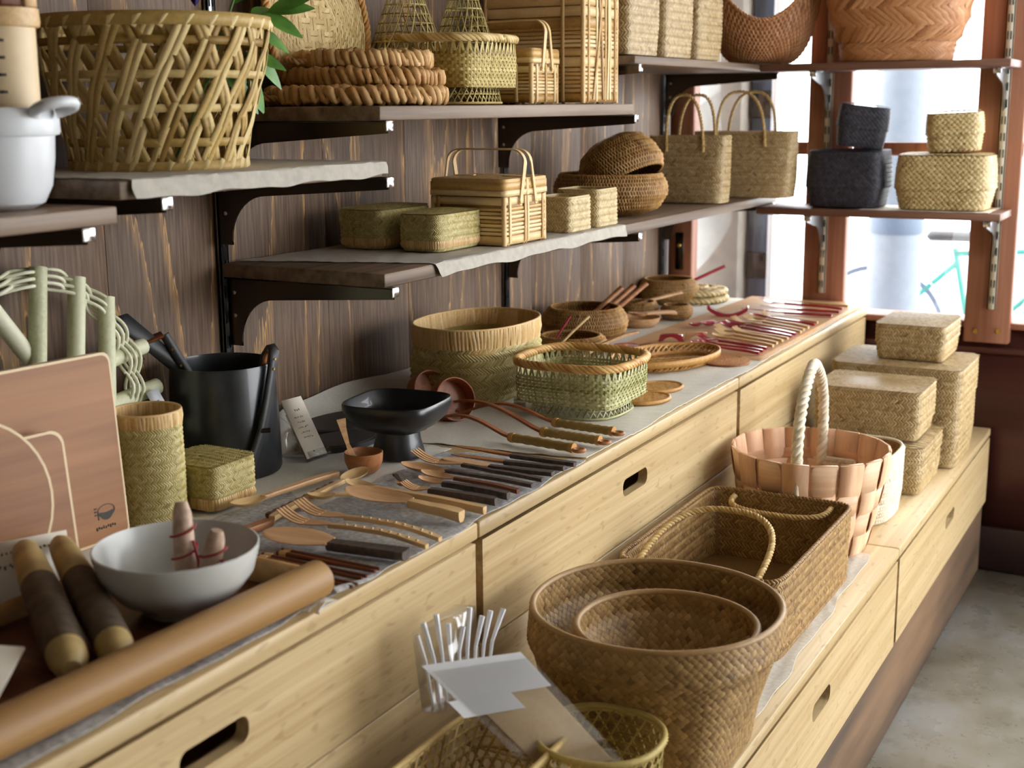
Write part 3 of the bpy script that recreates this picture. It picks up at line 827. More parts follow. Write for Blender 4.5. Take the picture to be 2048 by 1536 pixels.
def lidded(name, label, loc, size, lid_h, mat, sty='chev', rz=0., group=None, n=13, k=1., dome=.004, gap=.0035, band=None, rot=None, bulge=0., cat='box'):
    """woven box with a lid that slips over it"""
    sx, sy, h = size
    t = thing(name, label, cat, loc, rz, group, rot)
    a, b = sx / 2 - gap, sy / 2 - gap
    g = G(); S = Shell([(a * .96, b * .96, .003), (a + bulge * .6, b + bulge * .6, h * .3), (a + bulge, b + bulge, h - lid_h + .01), (a, b, h - .006)], n)
    S.solid(g, .0022, nu=72); STY[sty](g, S, (0, S.L), (.001, (h - lid_h) * (1.02)), k)
    if band:
        B = Shell([(a + .0025, b + .0025, band[0]), (a + .0025, b + .0025, band[1])], n)
        g.build('body', M[mat], t, smooth=True)
        g = G(); slats(g, B, (0, B.L), (0, B.T), .0052, .0036); B.solid(g, .0006, nu=72, bottom=False); g.build('base_band', M['yellow'], t, smooth=True)
    else: g.build('body', M[mat], t, smooth=True)
    g = G(); L = Shell([(a + gap * .9 + bulge, b + gap * .9 + bulge, h - lid_h), (a + gap + bulge * .6, b + gap + bulge * .6, h - lid_h * .4), (a + gap * .8, b + gap * .8, h - .003)], n)
    L.solid(g, .0018, nu=72, bottom=False); STY[sty](g, L, (0, L.L), (0, L.T), k)
    F = Flat(h - .002, lambda x, y: dome * np.clip(1 - (x / a) ** 2, 0, 1) * np.clip(1 - (y / b) ** 2, 0, 1))
    R = L.off(np.linspace(0, L.L, 72, endpoint=False), L.T, -.0018); g.fan(R, .2)
    STY[sty](g, F, (-a - gap, a + gap), (-b - gap, b + gap), k, mask=inside(a + gap * .7, b + gap * .7, n))
    g.build('lid', M[mat], t, smooth=True)
    return t
def open_box(name, label, loc, size, mat, sty='chev', rz=0., group=None, n=9, k=1., flare=1.03, cat='basket', rope_rim=False, th=.004):
    sx, sy, h = size; a, b = sx / 2, sy / 2
    t = thing(name, label, cat, loc, rz, group)
    S = Shell([(a / flare, b / flare, .002), (a, b, h)], n)
    g = G(); S.solid(g, .001, nu=72); STY[sty](g, S, (0, S.L), (.001, S.T), k); g.build('wall', M[mat], t, smooth=True)
    g = G(); I = Shell([(a / flare - th, b / flare - th, .006), (a - th, b - th, h - .001)], n)
    I.solid(g, -.0006, nu=72); STY[sty](g, I, (0, I.L), (.001, I.T), k, side=-1); g.build('lining', M[mat], t, smooth=True)
    g = G(); R = Shell([(a - th / 2, b - th / 2, h - .001), (a - th / 2, b - th / 2, h + .001)], n)
    if rope_rim: g.rope(np.vstack([R.ring(.001, 0, 120), R.ring(.001, 0, 120)[:1]]), th * .8, 2, .016)
    else: ringtube(g, R, .001, th * .62, k=6)
    g.build('rim', M[mat], t, smooth=True)
    return t

# ------------------------------------------------------------------ low drawers: boxes and baskets
GB = 'seagrass boxes stacked on the low drawers'
lidded('lidded_box', 'small seagrass box at the bottom of the stack, right behind the knitted basket', (-.80, 3.565, ZL), (.31, .285, .135), .05, 'tan', 'chev', group=GB)
lidded('lidded_box', 'wide flat seagrass box lying on top of the small box behind the rope handle', (-.806, 3.56, ZL + .139), (.285, .225, .139), .10, 'tan', 'chev', group=GB, dome=-.004)
lidded('lidded_box', 'tallest seagrass box with a deep lid, standing by the window wall', (-.795, 3.88, ZL), (.37, .30, .29), .10, 'tan', 'chev', group=GB)
lidded('lidded_box', 'small cube of seagrass on the lid of the tallest box under the window', (-.772, 3.92, ZL + .292), (.20, .25, .108), .06, 'tan', 'chev', group=GB)

# knitted paper-cord basket
t = thing('knitted_basket', 'off white knitted cord basket with rounded corners behind the pine chip basket', 'basket', (-.775, 3.235, ZL))
S = Shell([(.098, .125, .002), (.105, .132, .06), (.107, .134, .168)], 3.2)
g = G(); S.solid(g, .001, nu=72); chevron(g, S, (0, S.L), (.001, S.T), .0085, .0095, .0036, slope=58, fill=.52); g.build('wall', M['white'], t, smooth=True)
g = G(); I = Shell([(.092, .119, .006), (.101, .128, .166)], 3.2); I.solid(g, -.0006, nu=72); STY['diag'](g, I, (0, I.L), (0, I.T), side=-1); g.build('lining', M['rush'], t, smooth=True)
g = G(); ringtube(g, Shell([(.104, .131, .167), (.104, .131, .169)], 3.2), .001, .0045, k=6); g.build('rim', M['white'], t, smooth=True)

# pine chip basket with a twisted rope handle
t = thing('chip_basket', 'round pink pine chip basket with a twisted rope handle', 'basket', (-.812, 2.945, ZL), rz=.1)
S = Shell([(.134, .134, .003), (.150, .150, .07), (.168, .168, .16), (.181, .181, .236)], 2.3, 2.05)
g = G(); g.box((0, 0, .004), (.21, .21, .004)); g.fan(S.ring(0, -.003, 36)); g.build('base', M['chip'], t)
ns, rowz = 18, [.005, .056, .110, .162, .2365]
rowt = np.interp(rowz, S.p[:, 2], S.cum)
for i in range(ns):
    g = G(); uc = (i + .5) * S.L / ns
    tt = np.linspace(0, S.T + .0, 29)
    ph = np.interp(tt, rowt, np.arange(5) * PI)
    sgn = 1 if i % 2 == 0 else -1
    h = sgn * .0026 * np.tanh(2.6 * np.sin(ph))
    rr = np.interp(tt, S.cum, S.p[:, 0]) / S.p[-1, 0]
    P = S.off(np.full(29, uc), tt, h + .001); N = S.off(np.full(29, uc), tt, h + .005) - P
    wd = S.L / ns * .955 * rr
    g.bar(P, N, wd, .0014, rng.random())
    # folded over the rim
    P2 = S.off(np.full(8, uc), np.linspace(S.T, S.T - .05, 8), np.full(8, -.0045)); g.bar(P2, P2 * [1, 1, 0] * -1, wd[-1] * .96, .0014, rng.random())
    e0 = S.off(uc, S.T, .0); g.bar(np.array([P[-1] + [0, 0, .0008], P2[0] + [0, 0, .0008]]), (0, 0, 1), wd[-1] * .96, .0014, .6)
    g.build('splint', M['chip_v'], t)
for j in range(4):
    g = G(); u = np.linspace(0, S.L, 145)
    tc = (rowt[j] + rowt[j + 1]) / 2
    h = -.0026 * np.tanh(2.6 * np.cos(u / S.L * ns * PI - PI / 2)) * (1 if j % 2 == 0 else -1)
    P = S.off(u, np.full(145, tc), h); N = S.off(u, np.full(145, tc), h + .004) - P
    g.bar(P, N, (rowt[j + 1] - rowt[j]) * .97, .0014, .35 + .1 * j); g.build('splint', M['chip_h'], t)
a = np.linspace(0, PI, 40)
hp = np.c_[.012 * np.cos(a) * 0, -.168 * np.cos(a), .225 + .205 * np.sin(a) ** .62]
hp[:, 1] *= (1 - .45 * np.sin(a) ** 2)
hp = np.vstack([[(0, -.160, .15)], hp, [(0, .160, .15)]])
g = G(); g.rope(hp, .0125, 3, .055, 7, fuzz=.4); hd = g.build('handle', M['white'], t, smooth=True, label='pale twisted rope handle')
for s in (-1, 1):
    g = G()
    g.tube([(0, s * .170, .23), (.004, s * .176, .16), (0, s * .170, .10)], .005, 6)
    for q in range(4):
        th = np.linspace(0, 2 * PI, 14); g.tube(np.c_[.012 * np.cos(th), s * .168 + .010 * np.sin(th), .236 + q * .004 + 0 * th], .0018, 5, closed=False)
    g.build('binding', M['white'], hd, smooth=True)

# rectangular rush basket with two rope handles
t = open_box('rush_basket', 'long rectangular rush basket with two rope loop handles', (-.822, 2.487, ZL), (.33, .55, .163), 'rush', 'chev', n=14, k=1.05, flare=1.02, rope_rim=True, th=.006)
def arch(p0, p1, apex, n=36, power=.6):
    p0, p1, apex = [np.array(q, float) for q in (p0, p1, apex)]
    a = np.linspace(0, PI, n)[:, None]; m = (p0 + p1) / 2
    return m + (p0 - p1) / 2 * np.sign(np.cos(a)) * np.abs(np.cos(a)) ** .8 + (apex - m) * np.sin(a) ** power
g = G(); g.rope(arch((-.125, -.268, .150), (.115, -.268, .150), (.0, -.06, .222)), .0062, 3, .026); g.build('handle', M['rope'], t, smooth=True)
g = G(); g.rope(arch((-.105, .262, .152), (.115, .262, .152), (.005, .19, .142)), .0062, 3, .026); g.build('handle', M['rope'], t, smooth=True)

def round_rush(name, label, loc, r0, r1, h, n0, n1, k=1.):
    t = thing(name, label, 'basket', loc)
    prof = [(r0, r0, .002), (r0 * 1.12, r0 * 1.12, h * .3), (r1 * .93, r1 * .93, h * .72), (r1 * .995, r1 * .995, h * .8), (r1 * 1.0, r1 * 1.0, h)]
    S = Shell(prof, n0, n1)
    g = G(); S.solid(g, .001, nu=84); STY['diag'](g, S, (0, S.L), (.001, S.T), k * 1.15); g.build('wall', M['rush'], t, smooth=True)
    I = Shell([(a - .008, b - .008, z + (.006 if i == 0 else 0)) for i, (a, b, z) in enumerate(prof)], n0, n1)
    g = G(); I.solid(g, -.0006, nu=84); STY['diag'](g, I, (0, I.L), (.001, I.T), k * 1.15, side=-1)
    F = Flat(.008); STY['diag'](g, F, (-r0, r0), (-r0, r0), k * 1.3, mask=inside(r0 - .012, r0 - .012, n0)); g.build('lining', M['rush'], t, smooth=True)
    R = Shell([(r1 - .004, r1 - .004, h - .001), (r1 - .004, r1 - .004, h + .001)], n1)
    g = G(); ringtube(g, R, .001, .0055, k=8); rows(g, R, (0, R.L), (.0, .002), .002, .007, lambda J, I: np.full(len(J), 1.0), .006, .0028, .007, stag=0); g.build('rim', M['rush'], t, smooth=True)
    return t
round_rush('round_basket', 'large round rush basket with a smaller one nested inside it', (-.745, 1.84, ZL), .135, .2, .243, 5, 2.1)
round_rush('round_basket', 'smaller round rush basket nested inside the large one', (-.712, 1.80, ZL + .07), .085, .143, .158, 4, 2.1)

# open hexagonal baskets and the packet in the foreground
def kag_basket(name, label, loc, prof, n0, p, mat='kag', rz=0., w=.0032):
    t = thing(name, label, 'basket', loc, rz)
    S = Shell(prof, n0)
    g = G(); kagome(g, S, p, w, .0007, .002, S.T); g.build('lattice', M[mat], t)
    g = G(); a, b = prof[0][0], prof[0][1]
    F = Flat(.003)
    for q in np.arange(-a, a, p * .9):
        l = b * (1 - abs(q / a) ** n0) ** (1 / n0) * .98
        if l > .01: g.bar([(q, -l, .002), (q, l, .002)], (0, 0, 1), w * 1.3, .0008, rng.random())
        l2 = a * (1 - min(1, abs(q / b)) ** n0) ** (1 / n0) * .98
        if abs(q) < b and l2 > .01: g.bar([(-l2, q, .003), (l2, q, .003)], (0, 0, 1), w * 1.3, .0008, rng.random())
    g.build('base', M[mat], t)
    g = G()
    ringtube(g, S, S.T, .0052, .0, 8); rows(g, S, (0, S.L), (S.T - .004, S.T), .004, .0085, lambda J, I: np.full(len(J), 1.1), .0075, .0036, .0065, stag=0)
    g.build('rim', M[mat], t, smooth=True)
    g = G(); ringtube(g, S, .003, .0035); g.build('foot_ring', M[mat], t, smooth=True)
    return t
kag_basket('hexagonal_basket', 'round open hexagonal weave basket in front of the large rush basket', (-.722, 1.575, ZL), [(.075, .075, .003), (.084, .084, .05), (.09, .09, .142)], 2.2, .0185)
kag_basket('hexagonal_basket', 'rectangular open hexagonal weave basket under the plastic packet', (-.845, 1.415, ZL), [(.075, .15, .003), (.083, .165, .14)], 7, .0185, 'lattice', w=.0042)
t = thing('plastic_packet', 'clear plastic packet with white paper header leaning on the hexagonal baskets', 'packet')
TL, TR, BL, BR = [np.array(q) for q in ((-.922, 1.432, .742), (-.826, 1.532, .742), (-.775, 1.495, .575), (-.700, 1.60, .572))]
def quad(q, u0, u1, v0, v1, lift, puff=0., nx=10, ny=14):
    u, v = np.meshgrid(np.linspace(u0, u1, nx), np.linspace(v0, v1, ny), indexing='ij'); u = u[..., None]; v = v[..., None]
    P = (TL * (1 - u) + TR * u) * (1 - v) + (BL * (1 - u) + BR * u) * v
    N = np.cross(TR - TL, TL - BL); N /= np.linalg.norm(N)
    if N[2] < 0: N = -N
    uu = (u - u0) / (u1 - u0); vv = (v - v0) / (v1 - v0)
    return P + N * (lift + puff * np.sin(uu * PI) * np.sin(vv * PI))
for nm, mt, args in (('mat', 'grip_plain', (0, .10, .92, .24, .97, .0, .004)), ('film', 'film', (0, -.02, 1.02, .05, 1.0, .0105, .004)), ('film', 'film', (0, -.02, 1.02, .05, 1.0, -.004, -.003)),
                     ('header', 'card', (0, -.06, .98, .0, .30, .0065, .0))):
    if mt == 'grip_plain' and mt not in M: M[mt] = weave('bamboo_mat', '#c2a379', '#dcc5a0', .4)
    g = G(); P = quad(*args); g.grid(P); g.grid(P - np.array([0, 0, .0012]), flip=True)
    g.build(nm, M['whitestick'] if nm == 'header' else M[mt], t, smooth=True)
g = G(); P = quad(0, -.16, .52, .30, .44, .0085); g.grid(P); g.build('folded_flap', M['whitestick'], t)
g = G()
for i in range(46):
    v = .26 + i * .0155; P = quad(0, .10, .92, v, v + .011, .002, 0., 2, 2)
    g.grid(P)
g.build('reed_rows', M['grip_plain'], t, kind='stuff')
t = thing('straw_bundle', 'bundle of thin white sticks in a clear sleeve behind the packet', 'sticks', (-.952, 1.50, .648), rot=(.0, -.12, 0))
for i in range(9):
    g = G(); x = -.012 + .0105 * i; 
    g.tube([(x * .5 + .01, x, 0), (x * .7 + .01, x * 1.1, .07), (x * .9 + .008 + .002 * rng.normal(), x * 1.4 + .004 * rng.normal(), .118 + .008 * rng.normal())], [.0022, .0026, .0042], 6); g.build('stick', M['whitestick'], t, smooth=50)
g = G(); g.box((.014, .03, .06), (.035, .12, .12)); g.build('sleeve', M['film'], t)

# ------------------------------------------------------------------ middle shelf
ZM = 1.2068
def bamboo_box(name, label, loc, size, lid, bands, ups_x, ups_y, mat='yellow', handles=True, rz=0.):
    sx, sy, h = size; t = thing(name, label, 'basket', loc, rz)
    S = Shell([(sx / 2, sy / 2, .002), (sx / 2, sy / 2, h)], 24)
    g = G(); C = Shell([(sx / 2 - .003, sy / 2 - .003, .004), (sx / 2 - .003, sy / 2 - .003, h - .004)], 16); C.solid(g, 0, nu=80, top=True, t=.1); g.build('core', M[mat], t)
    ux = [.25 * S.L, .75 * S.L]
    for (z, bh, lift) in bands:
        g = G(); u = np.linspace(0, S.L, 160, endpoint=False)
        hh = lift + .0007 * np.sin(u / S.L * 24 * PI + z * 400)
        P = S.off(u, np.full(160, z), hh); N = S.off(u, np.full(160, z), hh + .003) - P
        g.bar(P, N, bh, .0014, rng.random(), closed=True); g.build('band', M[mat], t)
    for fx in (-1, 1):
        for y in ups_y:
            g = G(); x = fx * (sx / 2 + .0016); z1 = h - lid - .002
            g.bar([(fx * sx * .2, y, .0008), (x - fx * .006, y, .001), (x, y, .008), (x + fx * .0006, y, z1 * .5), (x, y, z1)], (fx, 0, .001), .009, .0014, rng.random()); g.build('upright', M[mat], t)
        for x in ups_x:
            g = G(); y = fx * (sy / 2 + .0016); z1 = h - lid - .002
            g.bar([(x, fx * sy * .2, .0008), (x, y - fx * .006, .001), (x, y, .008), (x, y + fx * .0006, z1 * .5), (x, y, z1)], (0, fx, .001), .009, .0014, rng.random()); g.build('upright', M[mat], t)
    for cx in (-1, 1):
        for cy in (-1, 1):
            g = G(); g.tube([(cx * (sx / 2 - .0045), cy * (sy / 2 - .0045), .002), (cx * (sx / 2 - .0045), cy * (sy / 2 - .0045), h - lid - .001)], .0058, 10); g.build('corner_post', M[mat], t, smooth=60)
    # lid
    g = G(); L = Shell([(sx / 2 + .0025, sy / 2 + .0025, h - lid), (sx / 2 + .0020, sy / 2 + .0020, h - .0012), (sx / 2 - .0005, sy / 2 - .0005, h + .0008)], 24)
    L.solid(g, 0, nu=80, bottom=False, top=True, t=.35)
    basketry(g, Flat(h + .0012), (-sx / 2 + .004, sx / 2 - .004), (-sy / 2 + .004, sy / 2 - .004), .011, .011, .0012)
    ld = g.build('lid', M[mat], t)
    for zz, wd in ((.0065, .011), (.0215, .0165)):
        g = G(); P = L.ring(zz, .0006 + .0006 * (zz < .01), 120); g.bar(P, P * [1, 1, 0], wd, .0016, .3 + .5 * (zz < .01), closed=True); g.build('lid_band', M[mat], ld)
    for cx in (-1, 1):
        g = G(); g.bar([(cx * (sx / 2 + .004), -sy / 2 * .0, h - lid), (cx * (sx / 2 + .003), 0, h - .004), (cx * (sx / 2 - .006), 0, h + .003), (cx * sx * .2, 0, h + .0035)], (cx, 0, .6), .012, .0014, .7); g.build('lid_strap', M[mat], ld)
    if handles:
        hx, hz = sx / 2 + .006, h * handles
        for s in (-1, 1):
            y0, y1 = s * sy * .19, s * sy * .07
            z0 = h * .60
            a = np.linspace(0, 1, 9)
            pts = [(-hx, y0 * (1 - q) + y1 * q, z0 * (1 - q) + (hz - .024) * q) for q in np.linspace(0, .96, 6)]
            pts += [(-hx + .03 * (1 - math.cos(q)), y1, hz - .03 + .03 * math.sin(q)) for q in np.linspace(.2, PI / 2, 7)]
            pts += [(hx - .03 * (1 - math.cos(q)), y1, hz - .03 + .03 * math.sin(q)) for q in np.linspace(PI / 2, .2, 7)]
            pts += [(hx, y0 * (1 - q) + y1 * q, z0 * (1 - q) + (hz - .024) * q) for q in np.linspace(.96, 0, 6)]
            P = np.array(pts); nn = P - np.array([0, y1, h * .6]); nn[:, 1] = 0
            g = G(); g.bar(P, nn, .0105, .0028, .6); hd = g.build('handle', M[mat], t, smooth=30)
            for x in (-hx, hx):
                g = G(); g.at((x + math.copysign(.001, x), y0, z0 + .006), (0, math.copysign(PI / 2, x), 0)); g.lathe([(.0001, .0022), (.003, .0016), (.0034, 0)], 12); g.build('rivet', M['brass'], hd, smooth=40)
    return t
bands = [(.011, .018, 0)] + [(.026 + i * .0085, .0062, .0002 * (i % 2)) for i in range(7)] + [(.094, .016, .0002)]
bamboo_box('lunch_basket', 'honey bamboo lunch basket with two hoop handles on the middle shelf', (-1.428, 2.518, ZM + .001), (.182, .192, .142), .036, bands, (-.072,), (-.075, -.006, .006, .075), handles=1.42)
GG = 'green lidded bamboo boxes'
lidded('bamboo_box', 'green herringbone box with a slatted base, nearer the shelf front', (-1.447, 2.345, ZM), (.105, .185, .083), .058, 'green', 'fine', group=GG, n=6, band=(.010, .027), dome=.003)
lidded('bamboo_box', 'green herringbone box with a slatted base, nearer the wall', (-1.592, 2.352, ZM), (.12, .20, .088), .062, 'green', 'fine', group=GG, n=6, band=(.010, .027), dome=.003)
open_box('small_basket', 'smaller open tan box basket beside the lunch basket', (-1.395, 2.815, ZM), (.095, .118, .083), 'tanp', 'chev', k=.85, flare=.98)
open_box('small_basket', 'larger open tan box basket beside the wicker bowl', (-1.402, 2.965, ZM), (.115, .122, .092), 'tanp', 'chev', k=.85, flare=.98)
def wicker_bowl(name, label, loc, prof, mat='wick', dt=.011, du=.0085, n=2., rot=None, group=None, rim=.004, inner=True, h=.0036, a=76):
    t = thing(name, label, 'bowl', loc, 0, group, rot)
    S = Shell(prof, n)
    g = G(); S.solid(g, .003, nu=64, nt=14, t=.0); wicker(g, S, (0, S.L), (.002, S.T), dt, du, h, a); g.build('wall', M[mat], t, smooth=True)  # wall and lining cores darkened: shade of the gaps, put into the colour
    if inner:
        I = Shell([(p[0] - .007, p[1] - .007, p[2] + (.004 if i == 0 else 0)) for i, p in enumerate(prof)], n)
        g = G(); I.solid(g, 0, nu=64, nt=14, t=.0); wicker(g, I, (0, I.L), (.002, I.T), dt, du * 1.2, h * .6, a, side=-1); g.build('lining', M[mat], t, smooth=True)
        g = G(); R = S.ring(S.T, -.0025, 80); g.rope(np.vstack([R, R[:1]]), rim, 2, .014); g.build('rim', M[mat], t, smooth=True)
    return t
t = wicker_bowl('wicker_bowl', 'large brown wicker bowl under the tilted wicker basket', (-1.49, 3.30, ZM), [(.08, .08, .002), (.132, .132, .022), (.155, .155, .06), (.153, .153, .085), (.138, .138, .112)])
t = wicker_bowl('wicker_basket', 'brown wicker basket tipped on its side on top of the wicker bowl', (-1.47, 3.315, ZM + .128), [(.055, .055, -.075), (.092, .092, -.055), (.112, .112, -.02), (.118, .118, .02), (.108, .108, .045)], rot=(PI - .12, -.5, .1))
t['category'] = 'basket'
def tote(name, label, loc, w, d, h, rz, handle_h, mat='tan'):
    t = thing(name, label, 'bag', loc, rz)
    S = Shell([(w * .47, d / 2, .002), (w * .49, d / 2, h * .3), (w / 2, d / 2 * .8, h)], 5)
    g = G(); S.solid(g, .001, nu=72, nt=5); STY['chev'](g, S, (0, S.L), (.001, S.T), .95); g.build('wall', M[mat], t, smooth=True)
    I = Shell([(w * .47 - .005, d / 2 - .005, .006), (w / 2 - .005, d / 2 * .8 - .005, h - .001)], 5); g = G(); I.solid(g, 0, nu=72); g.build('lining', M[mat], t, smooth=True)
    g = G(); R = S.ring(S.T, -.002, 100); g.rope(np.vstack([R, R[:1]]), .0035, 2, .014); g.build('rim', M[mat], t, smooth=True)
    for s in (-1, 1):
        y = s * (d / 2 * .85 + .004)
        P = arch((-w * .24, y, h - .045), (w * .24, y, h - .045), (s * .012, y * .7, h + handle_h), 40, .75)
        g = G(); g.rope(P, .0048, 2, .020); g.build('handle', M['rope'], t, smooth=True)
    return t
tote('tote_bag', 'seagrass tote bag with rope handles beside the tilted wicker basket', (-1.452, 3.80, ZM), .245, .10, .20, 0, .122)
tote('tote_bag', 'seagrass tote bag farthest along the middle shelf against the window', (-1.375, 4.09, ZM), .33, .11, .207, 0, .125)

# ------------------------------------------------------------------ window shelf boxes
ZW = 1.1795
lidded('lidded_box', 'large black seagrass box on the lower window shelf', (-1.06, 4.17, ZW), (.232, .175, .178), .115, 'black', 'diag', n=5, k=1.1, bulge=.008)
lidded('lidded_box', 'small black seagrass box tilted on top of the large black one', (-1.035, 4.175, ZW + .182), (.15, .125, .135), .075, 'black', 'diag', n=5, k=1.1, rot=(.0, .12, .25), bulge=.004)
lidded('lidded_box', 'large pale seagrass box on the lower window shelf', (-.765, 4.17, ZW), (.268, .18, .168), .105, 'tanp', 'scale', n=5, bulge=.008)
lidded('lidded_box', 'small pale seagrass box on top of the large pale one', (-.745, 4.175, ZW + .172), (.155, .135, .122), .068, 'tanp', 'scale', n=4.5, bulge=.004, rot=(0, -.04, .1))
# upper window shelf
t = thing('twill_basket', 'big glossy brown twill weave basket with a plaited foot on the upper window shelf', 'basket', (-.935, 4.185, 1.6225))
S = Shell([(.162, .115, .0), (.168, .118, .03), (.172, .121, .056)], 2.6)
g = G(); S.solid(g, .001); chevron(g, S, (0, S.L), (0, S.T), .019, .012, .002, slope=32, fill=.6); g.build('foot', M['orange'], t, smooth=True)
S = Shell([(.168, .118, .05), (.190, .133, .085), (.208, .145, .14), (.214, .15, .20), (.215, .15, .27)], 2.4)
g = G(); S.solid(g, .002, nt=10); chevron(g, S, (0, S.L), (.0, S.T), .058, .023, .0042, slope=40, fill=.60); g.build('body', M['orange'], t, smooth=True)
g = G(); ringtube(g, S, S.T, .008); g.build('rim', M['orange'], t, smooth=True)
# boat basket in the corner
t = thing('boat_basket', 'boat shaped brown reed basket with raised ends beside the tall boxes', 'basket', (-1.345, 4.135, 1.6225), rz=.30)
u = np.linspace(0, 2 * PI, 97); 
class Boat:
    L, T = .74, .185
    def P(s, u, t):
        f = np.mod(u / s.L, 1) * 2 * PI; k = np.clip(t / s.T, 0, 1)
        a = .075 + .11 * np.sin(k * PI / 2); b = .04 + .062 * np.sin(k * PI / 2)
        z = .002 + (1 - np.cos(k * PI / 2 * .98)) * .135 + k ** 2 * .20 * np.abs(np.cos(f)) ** 2.0
        return np.stack([a * np.cos(f), b * np.sin(f), z], -1)
    off = Shell.off; ring = Shell.ring
S = Boat()
g = G(); uu = np.linspace(0, S.L, 64, endpoint=False); P = S.off(uu[:, None], np.linspace(0, S.T, 14)[None], -.0015); g.grid(P, closed_u=True, t=.1); g.fan(P[:, 0], .1)
wicker(g, S, (0, S.L), (.002, S.T), .0105, .0088, .0034, 86); g.build('wall', M['orange'], t, smooth=True)
g = G(); R = S.ring(S.T - .001, 0, 120); g.rope(np.vstack([R, R[:1]]), .0055, 2, .02); g.build('rim', M['orange'], t, smooth=True)
# high wall shelf: three tall boxes
for lab, y0, y1 in (('tall seagrass box on the high shelf, nearest of the three beside the suitcase basket', 3.10, 3.315), ('tall seagrass box on the high shelf, middle one of the three', 3.345, 3.56), ('tall seagrass box on the high shelf, farthest of the three beside the boat basket', 3.59, 3.80)):
    lidded('tall_box', lab, (-1.47, (y0 + y1) / 2, 1.6218), (.24, y1 - y0, .27), .08, 'tan', 'chev', group='tall boxes on the high shelf')

# ------------------------------------------------------------------ upper shelf of straw and bamboo
ZS = 1.5038
bands = [(.011, .018, 0)] + [(.025 + i * .0075, .0055, .0002 * (i % 2)) for i in range(6)] + [(.076, .014, .0002)]
bamboo_box('lunch_basket', 'small narrow bamboo lunch basket with tall hoop handles on the upper shelf', (-1.51, 2.765, ZS), (.19, .135, .125), .033, bands, (.055,), (-.045, .0, .045), mat='yellow', handles=1.52)
bands = [(.012, .02, 0)] + [(.03 + i * .0095, .0075, .0002 * (i % 2)) for i in range(6)] + [(.096, .022, .0004), (.118, .016, 0)] + [(.134 + i * .0095, .0075, .0002 * (i % 2)) for i in range(5)] + [(.186, .024, .0004), (.212, .022, 0), (.236, .02, 0)]
t = bamboo_box('suitcase_basket', 'tall bamboo suitcase basket with crossing straps at the end of the upper shelf', (-1.50, 2.965, ZS), (.27, .198, .30), .04, bands, (.08,), (-.075, -.03, .02, .075), mat='yellow', handles=False)
for (ya, yb) in ((-.05, .0), (.008, -.02), (.03, .035), (.045, .04)):
    g = G(); x = .1375; g.bar([(x, ya, .01), (x + .002, (ya + yb) / 2, .14), (x, yb, .262)], (1, 0, 0), .009, .0016, rng.random()); g.build('strap', M['yellow'], t)
# braided straw trivets
def braid_trivet(label, loc, r, h, rz):
    t = thing('straw_trivet', label, 'trivet', loc, rz, 'straw trivets stacked on the upper shelf')
    S = Shell([(r * .97, r * .9, .004), (r, r * .93, h * .5), (r * .97, r * .9, h - .003)], 2)
    g = G()
    for ring, (rr, n) in enumerate(((r - .012, 19), (r - .034, 15), (r - .056, 10), (r - .075, 6))):
        if rr < .012: continue
        a = np.linspace(0, 2 * PI, n * 14)
        for j in range(3):
            ph = a * n + j * 2 * PI / 3
            P = np.c_[(rr + .010 * np.sin(ph) + .003 * np.sin(a * 7 + j)) * np.cos(a), (rr + .010 * np.sin(ph)) * np.sin(a) * .94, h / 2 + (h / 2 - .0065) * np.sin(2 * ph + .9 * np.sin(a * 5 + rz)) + .002 * np.sin(a * 11 + j * 2)]
            g.tube(P, .0078 * (1 + .22 * np.sin(a * n * 1.37 + j) + .1 * np.sin(a * 31)), 7, t=np.clip(.5 + .2 * rng.standard_normal(), 0, 1), cap=False)
    g.build('braid', M['straw'], t, smooth=True)
    g = G(); th = np.linspace(0, 2 * PI, 40); g.rope(np.c_[-r * .98 + .022 * np.cos(th) - .012, -.02 + .022 * np.sin(th), h * .5 + .004 * np.sin(th)], .006, 2, .02); g.build('loop', M['straw'], t, smooth=True)
    return t
z = ZS
for lab, x, y, r, rz in (('bottom braided straw trivet of the stack, with a price tag on a string', -1.52, 2.165, .175, .9), ('middle braided straw trivet of the stack', -1.525, 2.20, .150, .4), ('top braided straw trivet of the stack, smallest of the three', -1.535, 2.215, .132, .9)):
    braid_trivet(lab, (x, y, z), r, .037, rz); z += .0345
t = thing('price_tag', 'buff price tag hanging on a string from the straw trivets', 'tag', (-1.632, 1.944, 1.432))
g = G(); g.tube([(.0, .055, .086), (.0, .012, .082), (.004, -.002, .068), (.002, -.003, .04), (.0, -.002, .0)], .0011, 5); g.build('string', M['string'], t)
g = G(); g.at((0, 0, -.016), (.1, .12, .5)); g.box((0, 0, 0), (.026, .0012, .042)); g.build('card', plain('kraft', '#c79d72', .8), t)
# round woven tray leaning on the wall
t = thing('woven_tray', 'large round woven tray leaning on the wall behind the straw trivets', 'tray', (-1.665, 2.225, ZS + .157), rot=(0, PI / 2 - .10, 0))
g = G(); r = .168
g.lathe([(max(.0001, r * q), .012 * q * q - .001) for q in np.linspace(0, 1, 9)] + [(r, .008), (.0001, -.004)], 48, t=.1)
class Disc:
    def __init__(s, r, dish): s.r = r; s.d = dish; s.L = 2 * PI * r
    def off(s, u, t, h):
        u, t, h = np.broadcast_arrays(u, t, h); a = u / s.r
        return np.stack([t * np.cos(a), t * np.sin(a), s.d * (t / s.r) ** 2 + h], -1)
D = Disc(r, .012)
for i, rr in enumerate(np.arange(.062, r - .004, .0062)):
    k = rr / r
    rows(g, D, (0, D.L), (rr, rr + .006), .006, .017 / k, lambda J, I: 0. * I + .06, .0105 / k, .0027, .003, stag=.0)
def cross_ang(J, I): return np.where((I + J) % 2 == 0, 0., PI / 2)
